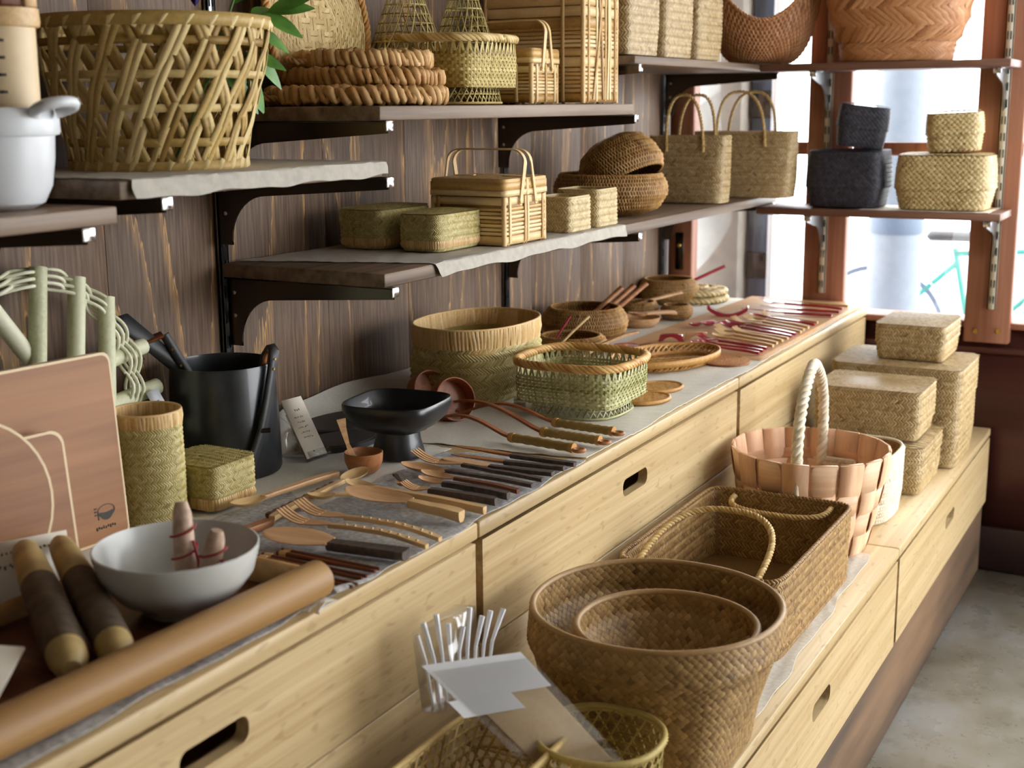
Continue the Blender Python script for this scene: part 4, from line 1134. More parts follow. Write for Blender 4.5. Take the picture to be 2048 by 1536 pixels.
rows(g, Flat(.0015), (-.066, .066), (-.066, .066), .012, .012, lambda J, I: np.where(((I // 2) + (J // 2)) % 2 == 0, 0., PI / 2), .0125, .0052, .0028, stag=0, mask=lambda u, t: np.hypot(u, t) < .064)
g.build('weave', M['lattice'], t, smooth=True)
g = G(); th = np.linspace(0, 2 * PI, 121); g.rope(np.c_[r * np.cos(th), r * np.sin(th), .012 + 0 * th], .008, 3, .04); g.build('rim', M['honey'], t, smooth=True)
# footed square basket with thick rim, and two hexagonal cones behind it
def footed_square(name, label, loc, a, b, h, foot, mat, rim_mat, rz=0., dt=.0068, du=.0085):
    t = thing(name, label, 'basket', loc, rz)
    prof = [(a * .88, b * .88, foot), (a * .95, b * .95, foot + h * .45), (a * .98, b * .98, foot + h * .72), (a, b, foot + h)]
    S = Shell(prof, 9, 3.2)
    nu = int(S.L / du / 2) * 2; d = S.L / nu
    tw = S.T * .72; nr = int(tw / dt)
    g = G()
    for i in range(nu):
        m = 3 * nr + 8; tt = np.linspace(0, S.T, m)
        hh = np.where(tt < tw, .0011 * np.cos(tt / tw * nr * PI) * (1 if i % 2 == 0 else -1), 0)
        strand(g, S, np.full(m, (i + .5) * d) + np.where(tt > tw, (tt - tw) * .25 * (1 if i % 2 else -1), 0), tt, d * .60, .0009, hh, np.clip(.5 + .2 * rng.standard_normal(), 0, 1))
    g.build('stakes', M[mat], t, smooth=30, kind='stuff')
    g = G()
    for j in range(nr):
        u = np.linspace(0, S.L, nu * 4 + 1); tc = (j + .5) / nr * tw
        hh = -.0011 * np.cos(PI * (j + .5) + 0) * 0 + .0011 * np.cos(u / d * PI - PI / 2) * (1 if j % 2 == 0 else -1)
        strand(g, S, u, np.full(len(u), tc), dt * .84, .0009, hh, np.clip(.5 + .22 * rng.standard_normal(), 0, 1))
    g.build('weavers', M[mat], t, smooth=30, kind='stuff')
    g = G()
    for q in np.arange(-a * .86, a * .86, .0085): g.bar([(q, -b * .86, foot + .002), (q, b * .86, foot + .002)], (0, 0, 1), .0058, .0009, rng.random())
    for q in np.arange(-b * .86, b * .86, .0085): g.bar([(-a * .86, q, foot + .001), (a * .86, q, foot + .001)], (0, 0, 1), .0058, .0009, rng.random())
    g.build('base', M[mat], t)
    R = S.ring(S.T - .002, 0, 140)
    g = G(); rp = np.vstack([R, R[:1]])
    g.rope(rp, .0088, 5, .060, 6)
    g.build('rim', M[rim_mat], t, smooth=True)
    Ft = Shell([(a * .80, b * .80, .002), (a * .74, b * .74, foot + .004)], 3)
    g = G(); n = int(Ft.L / .014)
    for i in range(n):
        for dd in (1, -1):
            tt = np.linspace(0, Ft.T, 6); strand(g, Ft, i * Ft.L / n + dd * (tt - Ft.T / 2) * .62, tt, .0026, .0009, dd * .0006, rng.random())
    u = np.linspace(0, Ft.L, 80); strand(g, Ft, u, np.full(80, Ft.T * .55), .003, .0008, 0, .5)
    ringtube(g, Ft, .002, .0028); g.build('foot', M[mat], t, smooth=True)
    return t
footed_square('footed_basket', 'footed square bamboo basket with a thick wrapped rim on the upper shelf', (-1.53, 2.53, ZS), .128, .128, .105, .036, 'kag', 'lattice')
def cone(label, loc, r, h):
    t = thing('hexagonal_cone', label, 'cover', loc, group='hexagonal weave cones')
    S = Shell([(r, r, 0), (r * .04, r * .04, h)], 2); g = G()
    n = 22; p = S.L / n
    tt = np.linspace(0, S.T * .97, 26); k = 1 - tt / S.T
    for i in range(n):
        for d in (1, -1):
            strand(g, S, (i + d * .5 * (tt / S.T) * 8) * p, tt, .0034 * np.maximum(k, .35), .0008, d * .0006, rng.random())
    for z in np.linspace(.01, S.T * .95, 12):
        u = np.linspace(0, S.L, 60); strand(g, S, u, np.full(60, z), .003, .0008, 0, rng.random())
    g.build('lattice', M['kag'], t)
    g = G(); R = S.ring(.001, 0, 60); g.rope(np.vstack([R, R[:1]]), .004, 2, .016); g.build('rim', M['kag'], t, smooth=True)
    return t
cone('open hexagonal weave cone standing beside the square basket rim, nearer one', (-1.60, 2.465, ZS + .085), .092, .235)
cone('open hexagonal weave cone standing in the square basket, farther one', (-1.52, 2.575, ZS + .085), .082, .225)

# ------------------------------------------------------------------ near shelves: lattice basket, pot, container, leaves
t = thing('lattice_basket', 'big openwork old bamboo basket of crossed strands on the grey paper shelf', 'basket', (-1.528, 1.615, 1.4065), rz=.2)
S = Shell([(.134, .122, .0), (.140, .128, .03), (.163, .150, .12), (.178, .165, .185), (.182, .170, .232)], 2.15)
ns = 22
for i in range(ns):
    for d in (1, -1):
        g = G()
        for q in (-.0060, .0060):
            tt = np.linspace(.004, S.T, 30)
            u = (i + .25 * d) * S.L / ns + q + d * (tt - S.T / 2) * .50
            strand(g, S, u, tt, .0108, .0016, d * (.0012 + .0018 * np.sin(tt / S.T * 5 * PI + i * PI)), np.clip(.5 + .25 * rng.standard_normal(), 0, 1))
        g.build('bamboo_strand', M['lattice'], t)
for zt, wd in ((.045, .013), (.098, .012), (.150, .012), (.20, .012)):
    g = G(); u = np.linspace(0, S.L, 161)
    strand(g, S, u, np.full(161, zt), wd, .0016, .0012 * np.sin(u / S.L * 2 * PI * ns), rng.random()); g.build('hoop', M['lattice'], t)
for zt in (.006, S.T - .006):
    g = G(); R = S.ring(zt, 0, 160); N = R * [1, 1, 0]
    for off in (-.003, .003):
        Q = S.ring(zt, off, 160); g.bar(Q, N, .02, .004, .35, closed=True)
    n = 30
    Qs = Shell([(p[0], p[1], p[2]) for p in S.p], 2.15)
    uc = (np.arange(n) + .5) * S.L / n
    floats(g, S, uc, np.full(n, zt), np.full(n, 1.05), .0135, .0062, .0065, np.full(n, .95), base=.002, sunk=.4)
    g.build('rim' if zt > .1 else 'foot_ring', M['lattice'], t)
g = G()
for q in np.linspace(-.11, .11, 14):
    l = .12 * math.sqrt(max(0, 1 - (q / .13) ** 2)); g.bar([(q, -l, .004), (q, l, .004)], (0, 0, 1), .009, .0014, rng.random()); g.bar([(-l, q, .005), (l, q, .005)], (0, 0, 1), .009, .0014, rng.random())
g.build('base', M['lattice'], t)

t = thing('enamel_pot', 'white enamel pot with a ring handle on the nearest shelf end', 'pot', (-1.425, 1.222, 1.3725))
g = G(); g.lathe([(.0001, 0), (.032, 0), (.044, .006), (.052, .022), (.056, .048), (.0575, .07), (.062, .071), (.063, .074), (.063, .094), (.061, .097), (.054, .097), (.053, .06), (.045, .02), (.0001, .012)], 56); g.build('body', M['enamel'], t, smooth=35)
g = G(); th = np.linspace(-.9, PI + .9, 24); g.tube(np.c_[.074 + 0 * th + .016 * np.sin(th), .020 * np.cos(th) + .012, .096 + .006 * np.sin(th)], .0055, 8); g.build('handle', M['enamel'], t, smooth=True)
t.scale = (1.36, 1.36, 1.36); t.location = (-1.430, 1.205, 1.3725)
t = thing('measure_cup', 'pale wooden measuring cup with black level marks standing in the white pot', 'cup', (-1.431, 1.232, 1.392))
g = G(); g.lathe([(.0001, .0), (.043, .0), (.0455, .235), (.042, .235), (.040, .01), (.0001, .008)], 48); g.build('cup', plain('pale_wood', '#e0c8a2', .5, var=.04), t, smooth=40)
g = G(); g.lathe([(.0455, .214), (.0505, .215), (.052, .222), (.051, .238), (.043, .238), (.043, .214)], 48); g.build('collar', M['maple'], t, smooth=40)
for k in range(4):
    g = G(); a = -.72
    g.at((.0450 * math.cos(a), .0450 * math.sin(a), .132 + k * .0215), (0, 0, a)); g.box((0, 0, 0), (.001, .010, .0036)); g.build('level_mark', M['ink'], t)
g = G(); g.at((.0, 0, .2385)); g.box((0, 0, .035), (.07, .05, .07), .003); g.build('block', M['walnut'], t)
g = G(); g.box((.034, .022, .276), (.012, .022, .075), .003); g.build('grip', M['maple'], t)

# leafy spray rising from the lattice basket
t = thing('leafy_branch', 'spray of glossy green leaves standing in the lattice basket', 'plant', (-1.50, 1.62, 1.42))
stems = [[(0, 0, 0), (.02, .06, .12), (.05, .13, .21), (.065, .17, .235)], [(.0, .0, 0), (.03, .10, .13), (.04, .15, .175)], [(.02, .06, .12), (.03, .13, .26), (.05, .19, .27)]]
for s in stems:
    g = G(); g.tube(s, .0022, 6); g.build('stem', M['leaf'], t)
def leaf(root, d, up, L, w):
    d = np.array(d, float); d /= np.linalg.norm(d); up = np.array(up, float); sd = np.cross(d, up); sd /= np.linalg.norm(sd); up = np.cross(sd, d)
    s = np.linspace(0, 1, 9); ww = w * np.sin(np.clip(s, 0.02, .985) * PI) ** .75 * (1 - .25 * s)
    C = np.array(root) + d * (s * L)[:, None] + up * (-.18 * L * s ** 2)[:, None]
    P = np.stack([C - sd * ww[:, None] + up * (ww * .25)[:, None], C, C + sd * ww[:, None] + up * (ww * .25)[:, None]], 1)
    g = G(); g.grid(P); g.build('leaf', M['leaf'], t, smooth=True)
for root, d, L, w in (((.065, .17, .235), (.6, .8, .25), .085, .019), ((.06, .16, .233), (.9, .5, -.45), .075, .017), ((.05, .13, .215), (.6, 1, -.5), .09, .017), ((.05, .15, .225), (-.2, 1, .5), .075, .017),
                      ((.065, .17, .235), (.9, .9, .6), .08, .016), ((.04, .15, .175), (.5, .8, -.9), .085, .015), ((.04, .14, .17), (.8, .6, -.3), .07, .016), ((.035, .12, .15), (.4, .9, -1.3), .095, .020),
                      ((.05, .19, .27), (.5, 1, .3), .085, .017), ((.05, .19, .27), (1, .5, .1), .075, .016), ((.03, .13, .25), (.2, 1, .9), .07, .016), ((.03, .10, .13), (.6, .9, -1.0), .08, .018)):
    leaf(root, d, (.5, -.6, .7), L, w)
for k in range(5):
    g = G(); a = k * 1.25; s = np.linspace(0, 1, 6); c = np.array((-.02, .09, .245))
    P = np.stack([c + np.stack([.018 * s * math.cos(a) - .006 * np.sin(s * PI) * math.sin(a) * q, .018 * s * math.sin(a) + .006 * np.sin(s * PI) * math.cos(a) * q, .03 * s], 1) for q in (-1, 0, 1)], 1)
    g.grid(P); g.build('petal', M['petal'], t, smooth=True)

# ------------------------------------------------------------------ left end of the counter
ZC = ZU + .0045
# willow-pole tray leaning on the wall: an oval of split strands woven through peeled poles
t = thing('willow_tray', 'oval tray of peeled white willow poles leaning on the wall behind the cutting board', 'tray', (-1.655, 1.475, ZC + .19), rot=(0, PI / 2 - .16, 0))
def loc3(y, z, lift): return (-z, y, lift)     # tray plane: local -x is up, local y along the wall, local z out from the wall
poles = [((-.16, .26), (.10, -.16), .0), ((-.005, .215), (-.09, -.12), .012), ((.07, .19), (-.02, -.15), .012), ((.125, .15), (.05, -.17), .012), ((-.2, .0), (.20, .055), .0), ((-.2, -.06), (.215, -.02), .0), ((-.26, .21), (-.02, -.10), .0), ((-.12, .255), (-.20, -.05), .012), ((-.2, -.13), (.19, -.10), .0)]
for (a, b, l) in poles:
    g = G(); a, b = np.array(a), np.array(b)
    P = [loc3(*(a * (1 - q) + b * q), l + .012) for q in np.linspace(0, 1, 8)]
    g.tube(P, .0145, 12, t=.5 + .2 * rng.standard_normal()); g.build('pole', M['pale'], t, smooth=50)
for k in range(6):
    g = G(); a = np.linspace(0, 2 * PI, 220); rr = 1 - k * .028
    y = -.035 + .205 * rr * np.cos(a); z = .015 + .20 * rr * np.sin(a)
    g.tube(np.c_[-z, y, (.020 + .013 * np.sin(a * 11 + PI * (k % 2)))], .0032, 6, closed=True, t=.45 + .1 * k); g.build('hoop_strand', M['pale'], t, smooth=True)
g = G(); g.at(loc3(.178, -.045, .045), (0, -.3, .15)); g.box((0, 0, 0), (.05, .028, .0008)); tg = g.build('tag', M['enamel'], t)
g = G()
for k in range(6): g.at(loc3(.178, -.045, .045), (0, -.3, .15)); g.box((.004 + k * .0035 - .008, -.004, .0008), (.0016, .014 - (k % 3) * .003, .0004))
g.build('tag_print', M['ink'], tg, kind='stuff')

def rrect(w, h, r, n=6):
    pts = []
    for cx, cy, a0 in ((w / 2 - r, -h / 2 + r, -PI / 2), (w / 2 - r, h / 2 - r, 0), (-w / 2 + r, h / 2 - r, PI / 2), (-w / 2 + r, -h / 2 + r, PI)):
        pts += [(cx + r * math.cos(a0 + k / n * PI / 2), cy + r * math.sin(a0 + k / n * PI / 2)) for k in range(n + 1)]
    return pts
M['edge'] = plain('pale_lit_board_edge', '#e3c9a0', .5, var=.05)  # beech sides made paler: light catching the rims, put into the colour
def board(name, label, loc, outline, th, mat, rz, lean, cat='board'):
    t = thing(name, label, cat, loc, rot=(PI / 2 + lean, 0, rz))
    g = G(); g.plate(outline, (), th); g.build('board', M[mat], t)
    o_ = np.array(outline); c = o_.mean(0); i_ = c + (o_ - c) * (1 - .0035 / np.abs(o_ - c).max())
    g = G(); g.at((0, 0, -.0002)); g.plate(o_ * 1.0 + (o_ - c) * .004, [i_[::1]], th + .0004); g.build('pale_lit_edge', M['edge'], t)
    return t
W, H = .215, .290
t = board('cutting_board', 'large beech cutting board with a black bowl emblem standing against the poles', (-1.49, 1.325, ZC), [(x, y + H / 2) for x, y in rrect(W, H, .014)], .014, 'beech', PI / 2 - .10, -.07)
g = G(); c0 = np.array((.068, .048))
n = 26; a = np.linspace(0, 2 * PI, n, endpoint=False)
o_ = [(c0[0] + .0165 * math.cos(q), c0[1] + .0105 * math.sin(q) + .001) for q in a]; i_ = [(c0[0] + .0145 * math.cos(q), c0[1] + .0082 * math.sin(q) + .002) for q in a]
g.at((0, 0, .0139)); g.plate(o_, [i_], .0006)
b_ = [(c0[0] - .013 + .0255 * q, c0[1] + .0005 - .0015 * math.sin(q * PI)) for q in np.linspace(0, 1, 8)] + [(c0[0] + .0125 * math.cos(q), c0[1] - .0165 * math.sin(q) * .8) for q in np.linspace(0.05, PI - .05, 12)]
g.plate(b_, (), .0007)
g.build('emblem', M['ink'], t)
g = G()
g.plate([(c0[0] - .0225, c0[1] + .010), (c0[0] - .015, c0[1] + .0105), (c0[0] - .015, c0[1] + .0085), (c0[0] - .0225, c0[1] + .008)], (), .0006) if 0 else None
g.at((0, 0, .0139))
for k, dy in enumerate((.008, .003, -.002)):
    g.box((c0[0] - .019, c0[1] + dy, .0003), (.006, .0018, .0006))
g.box((c0[0] - .0155, c0[1] - .005, .0003), (.0018, .011, .0006))
for k in range(9):
    g.box((c0[0] - .020 + k * .0042, c0[1] - .024 + .0012 * (k % 2), .0003), (.0026, .0035 + .0015 * (k % 3 == 0), .0006))
g.build('maker_mark', M['ink'], t, kind='stuff')
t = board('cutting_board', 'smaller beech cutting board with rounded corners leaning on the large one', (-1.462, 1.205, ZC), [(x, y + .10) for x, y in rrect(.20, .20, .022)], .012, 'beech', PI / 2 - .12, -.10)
n = 40; th = np.linspace(0, 2 * PI, n, endpoint=False)
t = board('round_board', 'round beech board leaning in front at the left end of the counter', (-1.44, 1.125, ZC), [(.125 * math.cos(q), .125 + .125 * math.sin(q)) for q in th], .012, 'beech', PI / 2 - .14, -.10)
# woven cylinder and green slat box
t = thing('woven_cylinder', 'tall yellow green woven bamboo cylinder with a slatted rim', 'container', (-1.492, 1.508, ZC))
S = Shell([(.054, .054, .002), (.0555, .0555, .08), (.0545, .0545, .165)], 2)
g = G(); S.solid(g, .001, nu=64, nt=4); STY['fine'](g, S, (0, S.L), (0, S.T - .005)); g.build('wall', M['green'], t, smooth=True)
g = G(); B = Shell([(.0565, .0565, .160), (.057, .057, .182)], 2); B.solid(g, .0008, bottom=False); slats(g, B, (0, B.L), (0, B.T), .0058, .0016); I = Shell([(.050, .050, .012), (.052, .052, .182)], 2); I.solid(g, 0, nu=64, nt=3); slats(g, I, (0, I.L), (I.T - .04, I.T), .0058, .0012, side=-1)
R = Shell([(.0545, .0545, .181), (.0545, .0545, .183)], 2); ringtube(g, R, .001, .0028, k=6); g.build('rim', M['yellow'], t, smooth=True)
lidded('bamboo_box', 'green woven bamboo box with a slatted lower edge beside the woven cylinder', (-1.475, 1.625, ZC), (.125, .115, .082), .058, 'green', 'fine', n=7, band=(.004, .024), dome=.004)
# black bucket with tools
t = thing('black_bucket', 'matt black tapered bucket with a long riveted strap handle on its side', 'bucket', (-1.585, 1.80, ZC))
g = G(); g.lathe([(.0001, 0), (.098, 0), (.1005, .006), (.0985, .10), (.094, .196), (.0925, .2015), (.0905, .2015), (.0895, .195), (.094, .012), (.0001, .010)], 64); g.build('body', M['blackiron'], t, smooth=35)
rv = np.array((.751, .661, 0)); fv = np.array((.661, -.751, 0)); zv = np.array((0, 0, 1.))
P = [(.040, .099, .028), (.064, .088, .09), (.078, .073, .15), (.088, .056, .20), (.093, .047, .226), (.088, .036, .233), (.078, .026, .216), (.066, .016, .17)]
P = np.array([rv * a + fv * b + zv * c for a, b, c in P]); rad = rv * .72 + fv * .69; tan = rv
nn = np.array([rad, rad, rad, rad, rad * .5 + zv * .8, -rad * .3 + zv, -rad, -rad])
g = G(); g.bar(P, nn, [.020, .0195, .019, .019, .019, .019, .019, .019], .006); h = g.build('strap_handle', M['blackwood'], t, label='black strap handle with brown edge')
for k in (2.9, 3.45):
    q = np.array([np.interp(k, np.arange(8), P[:, j]) for j in range(3)]) + rad * .0035
    g = G(); g.tube([q, q + rad * .0022], .0024, 8); g.build('rivet', M['brass'], h)
g = G(); g.bar(P[3:] - nn[3:] * .0045, nn[3:], .019, .003); g.build('strap_lining', M['cherry'], h)
q = P[1] + rad * .004; g = G(); g.tube([q - tan * .011, q + tan * .011], .0045, 10); g.build('buckle', M['gunmetal'], h)
def strap_tool(label, loc, p, w, edge):
    t = thing('strap_tool', label, 'tool', loc)
    P = np.array(p, float); g = G()
    T = np.gradient(P, axis=0); N = np.cross(T, (.88, .48, 0)); N = np.broadcast_to(np.array((.88, .48, .0)) * 0 + np.array((.75, -.66, .25)), P.shape)
    g.bar(P, N, w, .007); g.build('strap', M['blackwood'], t)
    g = G(); g.bar(P - np.array((.75, -.66, .25)) * .006, N, w, .005); g.build('wood_back', M['walnut'], t)
    for k in (.12, .25):
        q = P[0] * (1 - k) + P[-1] * k + np.array((.75, -.66, .25)) * .004
        g = G(); g.tube([q, q + np.array((.75, -.66, .25)) * .003], .0024, 8); g.build('rivet', M['brass'], t)
    return t
strap_tool('long black and brown strap handle leaning out of the bucket toward the left', (-1.61, 1.775, ZC + .012), [(-.078, -.128, .272), (-.070, -.116, .280), (-.022, -.04, .19), (.01, .02, .07), (.015, .03, .012)], .028, 0)
t = strap_tool('short black strap with a hooked brown top inside the bucket', (-1.61, 1.785, ZC + .012), [(-.03, -.068, .248), (-.005, -.03, .16), (.015, .01, .05), (.02, .02, .012)], .016, 0)
g = G(); g.bar([(-.033, -.070, .249), (-.045, -.088, .242), (-.055, -.101, .236)], (.2, -.3, .9), .016, .005); g.build('hook', M['walnut'], t)
# card in an acrylic stand
t = thing('card_stand', 'tilted acrylic stand with a cream price card beside the bucket', 'sign', (-1.452, 1.925, ZC), rz=PI / 2 - .12)
g = G(); g.at((0, .02, .0), (-.55, 0, 0)); g.box((0, .0, .068), (.054, .0014, .122)); cd = g.build('card', M['card'], t)
g = G()
def glyphs(g, x0, z0, n, s=.0032):
    for k in range(n):
        x = x0 + k * s * 1.25
        for q in range(3):
            if rng.random() < .8: g.box((x + (rng.random() - .5) * s * .5, -.0009, z0 + (rng.random() - .5) * s * .7), (s * (.3 + .6 * (q % 2)), .0003, s * (.12 if q % 2 else .6)))
g.at((0, .02, .0), (-.55, 0, 0))
glyphs(g, -.004, .104, 3, .0042)
for k, (x, n) in enumerate(((-.012, 6), (-.008, 5), (-.014, 7), (-.012, 6), (-.010, 6))): glyphs(g, x, .090 - k * .0105, n)
glyphs(g, -.002, .018, 1, .006)
g.build('card_print', M['ink'], cd, kind='stuff')
g = G(); g.at((0, .0225, .0), (-.55, 0, 0)); g.box((0, 0, .05), (.056, .002, .10)); g.box((0, -.006, .004), (.056, .014, .002)); g.box((0, -.012, .010), (.056, .002, .014)); g.at(); g.box((0, .098, .05), (.056, .002, .10)); g.box((0, .062, .001), (.056, .075, .002)); g.build('holder', M['acrylic'], t)
# black oval boards
for lab, x, y, a, b, z in (('larger black oval slate board lying under the edge of the compote', -1.585, 2.19, .125, .075, ZC), ('smaller black oval slate board in front of the larger one', -1.505, 2.045, .085, .058, ZC)):
    th = np.linspace(0, 2 * PI, 56, endpoint=False); g = G()
    g.plate([(b * math.cos(q), a * math.sin(q)) for q in th], (), .010)
    t = thing('oval_board', lab, 'board', (x, y, z), rz=-.25, group='black oval boards'); g.build('board', M['slate'], t)
    g = G(); g.plate([((b - .006) * math.cos(q), (a - .006) * math.sin(q)) for q in th], (), .001); g.build('top_face', M['slate'], t, loc=(0, 0, .0101))
# black compote
t = thing('black_compote', 'black square footed dish on a thick round stem', 'dish', (-1.352, 2.02, ZC + .002), rz=.12)
g = G(); g.lathe([(.0001, 0), (.050, 0), (.051, .006), (.044, .03), (.041, .055), (.05, .062)], 48); g.build('foot', M['blackiron'], t, smooth=50)
g = G(); pr = [(.044, .050), (.064, .058), (.081, .074), (.0895, .094), (.0905, .106), (.0885, .109), (.085, .107), (.076, .086), (.058, .072), (.0001, .068)]
g.lathe(pr, 72, 4.2, 1.0, .98); g.build('bowl', M['blackiron'], t, smooth=50)
# small bowl with a ladle
t = thing('wooden_bowl', 'small round cherry wood bowl beside the black compote', 'bowl', (-1.338, 1.885, ZC + .003))
g = G(); g.lathe([(.0001, 0), (.020, 0), (.029, .008), (.0345, .022), (.0355, .038), (.034, .039), (.032, .024), (.026, .012), (.0001, .008)], 40); g.build('bowl', M['cherry'], t, smooth=45)
t = thing('small_ladle', 'small wooden ladle standing up in the cherry wood bowl', 'ladle', (-1.355, 1.873, ZC + .012))
g = G(); g.M = np.array([[.25, .35, .9, 0], [0, -.93, .36, 0], [-.97, .09, .24, 0], [0, 0, 0, 1]]).T @ np.eye(4) if 0 else None
g.bar([(.010, .008, .006), (.002, .001, .020), (-.006, -.004, .045), (-.012, -.008, .075), (-.014, -.010, .092)], (.6, -.75, .2), [.020, .012, .007, .012, .017], .003); g.build('handle', M['spoonwood'], t, smooth=40)
g = G(); g.lathe([(.0001, 0), (.012, .002), (.017, .010), (.016, .011), (.011, .005), (.0001, .003)], 24); g.build('bowl', M['spoonwood'], t, smooth=45, loc=(.010, .008, .0))

# ------------------------------------------------------------------ white bowl, oak tray, pestles
t = thing('oak_tray', 'long oak tray with thick rounded edges on the grey runner', 'tray', (-1.19, 1.02, ZC + .003), rz=-.04)
LX, LY = .31, .66
g = G(); g.box((-.006, 0, .006), (LX - .03, LY - .02, .008)); g.build('base', M['walnut'], t)
for s in (-1, 1):
    g = G(); rr = .026 if s > 0 else .016; g.tube([(s * (LX / 2 - .012), q, rr + .001) for q in np.linspace(-LY / 2, LY / 2, 12)], rr, 20, up=(0, 0, 1)); g.build('side_rail', M['oak'], t, smooth=40)
    g = G(); g.at((0, s * (LY / 2 - .01), .024)); g.box((0, 0, 0), (LX - .04, .014, .038), .003); g.build('end_rail', M['oak'], t)
t = thing('white_bowl', 'large white ceramic bowl standing in the oak tray', 'bowl', (-1.158, 1.208, ZC + .0135))
g = G(); g.lathe([(.0001, .004), (.042, .004), (.044, 0), (.048, 0), (.050, .008), (.078, .024), (.098, .05), (.1055, .078), (.1065, .086), (.1045, .087), (.1015, .078), (.093, .052), (.072, .028), (.045, .016), (.0001, .013)], 72); g.build('bowl', M['gingham'], t, smooth=50)
for i, (x, y, tx, ty, h) in enumerate(((-1.15, 1.215, -.02, .02, .118), (-1.122, 1.215, .02, .01, .092))):
    t = thing('wrapped_stick', ('taller', 'shorter')[i] + ' pale bark stick bound with red cord standing in the white bowl', 'stick', (x, y, ZC + .031))
    g = G(); c = np.linspace(0, 1, 9); g.tube(np.c_[tx * c, ty * c, h * c], [.015, .0155, .015, .0145, .014, .0138, .0132, .0122, .008], 12); g.build('stick', M['pinkbark'], t, smooth=True)
    g = G(); q = np.linspace(.25, .75, 60); a = q * 26; g.tube(np.c_[tx * q + .0165 * np.cos(a), ty * q + .0165 * np.sin(a), h * q], .0016, 5); g.tube([(tx * .6 + .016, ty * .6, h * .6), (tx * .4 + .024, ty * .4, h * .35), (.022, .0, .012)], .0022, 5); g.build('cord', M['redstring'], t, smooth=True)
for i, (x0, y0, x1, y1, r) in enumerate(((-1.105, .975, -1.405, 1.175, .0235), (-1.075, 1.020, -1.378, 1.212, .0220))):
    t = thing('pestle', ('nearer', 'farther')[i] + ' bark covered wooden pestle lying across the oak tray', 'pestle', (x0, y0, ZC + .035))
    d = np.array((x1 - x0, y1 - y0, .035)); 
    def seg(a, b, rs, nm, mt):
        g = G(); c = np.linspace(a, b, len(rs)); g.tube(d[None] * c[:, None], np.array(rs), 18); g.build(nm, mt, t, smooth=55)
    seg(-.02, .12, [r * .45, r * .82, r * .96, r, r * 1.02], 'tip', M['polewood'])
    seg(.10, .62, [r * 1.03, r * 1.05, r * 1.06, r * 1.04, r], 'bark', plain('pestle_bark', '#594a3b', .7, var=.45, nscale=40) if i == 0 else bpy.data.materials['pestle_bark'])
    seg(.62, 1., [r, r * .97, r * .93, r * .90, r * .87, r * .83, r * .74, r * .4], 'handle', M['polewood'])
t = thing('name_card', 'cream card with small lettering propped behind the pestles', 'sign', (-1.395, 1.17, ZC + .0), rz=PI / 2 - .45, rot=None)
g = G(); g.at((0, 0, .04), (-.35, 0, 0)); g.box((0, 0, 0), (.12, .0015, .085)); cd = g.build('card', M['card'], t)
g = G(); g.at((0, 0, .04), (-.35, 0, 0)); glyphs(g, -.03, .026, 16, .0046); glyphs(g, -.05, .008, 5, .006); g.build('card_print', M['ink'], cd, kind='stuff')
t = thing('paper_wrap', 'folded white paper lying in the near corner of the oak tray', 'paper', (-1.20, .885, ZC + .02), rz=.5)
g = G(); g.box((0, 0, .012), (.11, .13, .02), .006); g.build('sheet', M['felt'], t, smooth=40)
g = G(); g.at((.02, .0, .025), (.1, .12, .1)); g.box((0, 0, 0), (.1, .12, .004), .0015); g.build('flap', M['card'], t)

# ------------------------------------------------------------------ counter: baskets
t = thing('herringbone_basket', 'tall oval herringbone bamboo basket with a wide slatted rim', 'basket', (-1.498, 2.578, ZC), rz=.0)
t.scale = (1.07, 1.07, 1.0)
S = Shell([(.098, .135, .002), (.112, .150, .05), (.117, .158, .10), (.116, .157, .135)], 4.5, 2.3)
g = G(); S.solid(g, .001, nu=84); chevron(g, S, (0, S.L), (.0, S.T), .0145, .0072, .0028, slope=42, fill=.46); g.build('wall', M['green'], t, smooth=True)
g = G(); B = Shell([(.119, .160, .128), (.121, .163, .172)], 2.3); B.solid(g, .001, nu=84, bottom=False); slats(g, B, (0, B.L), (0, B.T), .0078, .0038); g.build('rim', M['yellow'], t, smooth=True)
g = G(); I = Shell([(.094, .131, .008), (.108, .146, .05), (.114, .155, .12), (.117, .159, .172)], 4.5, 2.3); I.solid(g, 0, nu=84); slats(g, I, (0, I.L), (I.T - .05, I.T), .0072, .0014, side=-1); chevron(g, I, (0, I.L), (0, I.T - .05), .0165, .0078, .0016, slope=42, fill=.55, side=-1); g.build('lining', M['yellow'], t, smooth=True)
R = Shell([(.119, .161, .1715), (.119, .161, .1735)], 2.3); g = G(); ringtube(g, R, .001, .003, k=6); g.build('rim_edge', M['yellow'], t, smooth=True)
footed_square('footed_basket', 'fresh green footed square basket with a brown wrapped rim on the cream cloth', (-1.205, 2.525, ZC), .128, .125, .088, .030, 'greenp', 'honey')
t = thing('price_tag', 'small white price tag standing in front of the green footed basket', 'tag', (-1.333, 2.475, ZC + .002), rz=.2)
g = G(); g.at((0, 0, .012), (-.2, 0, 0)); g.box((0, 0, 0), (.028, .0012, .024)); cd = g.build('card', M['enamel'], t)
g = G(); g.at((0, 0, .012), (-.2, 0, 0)); glyphs(g, -.008, .004, 5, .003); glyphs(g, -.010, -.004, 6, .003); g.build('card_print', M['ink'], cd, kind='stuff')

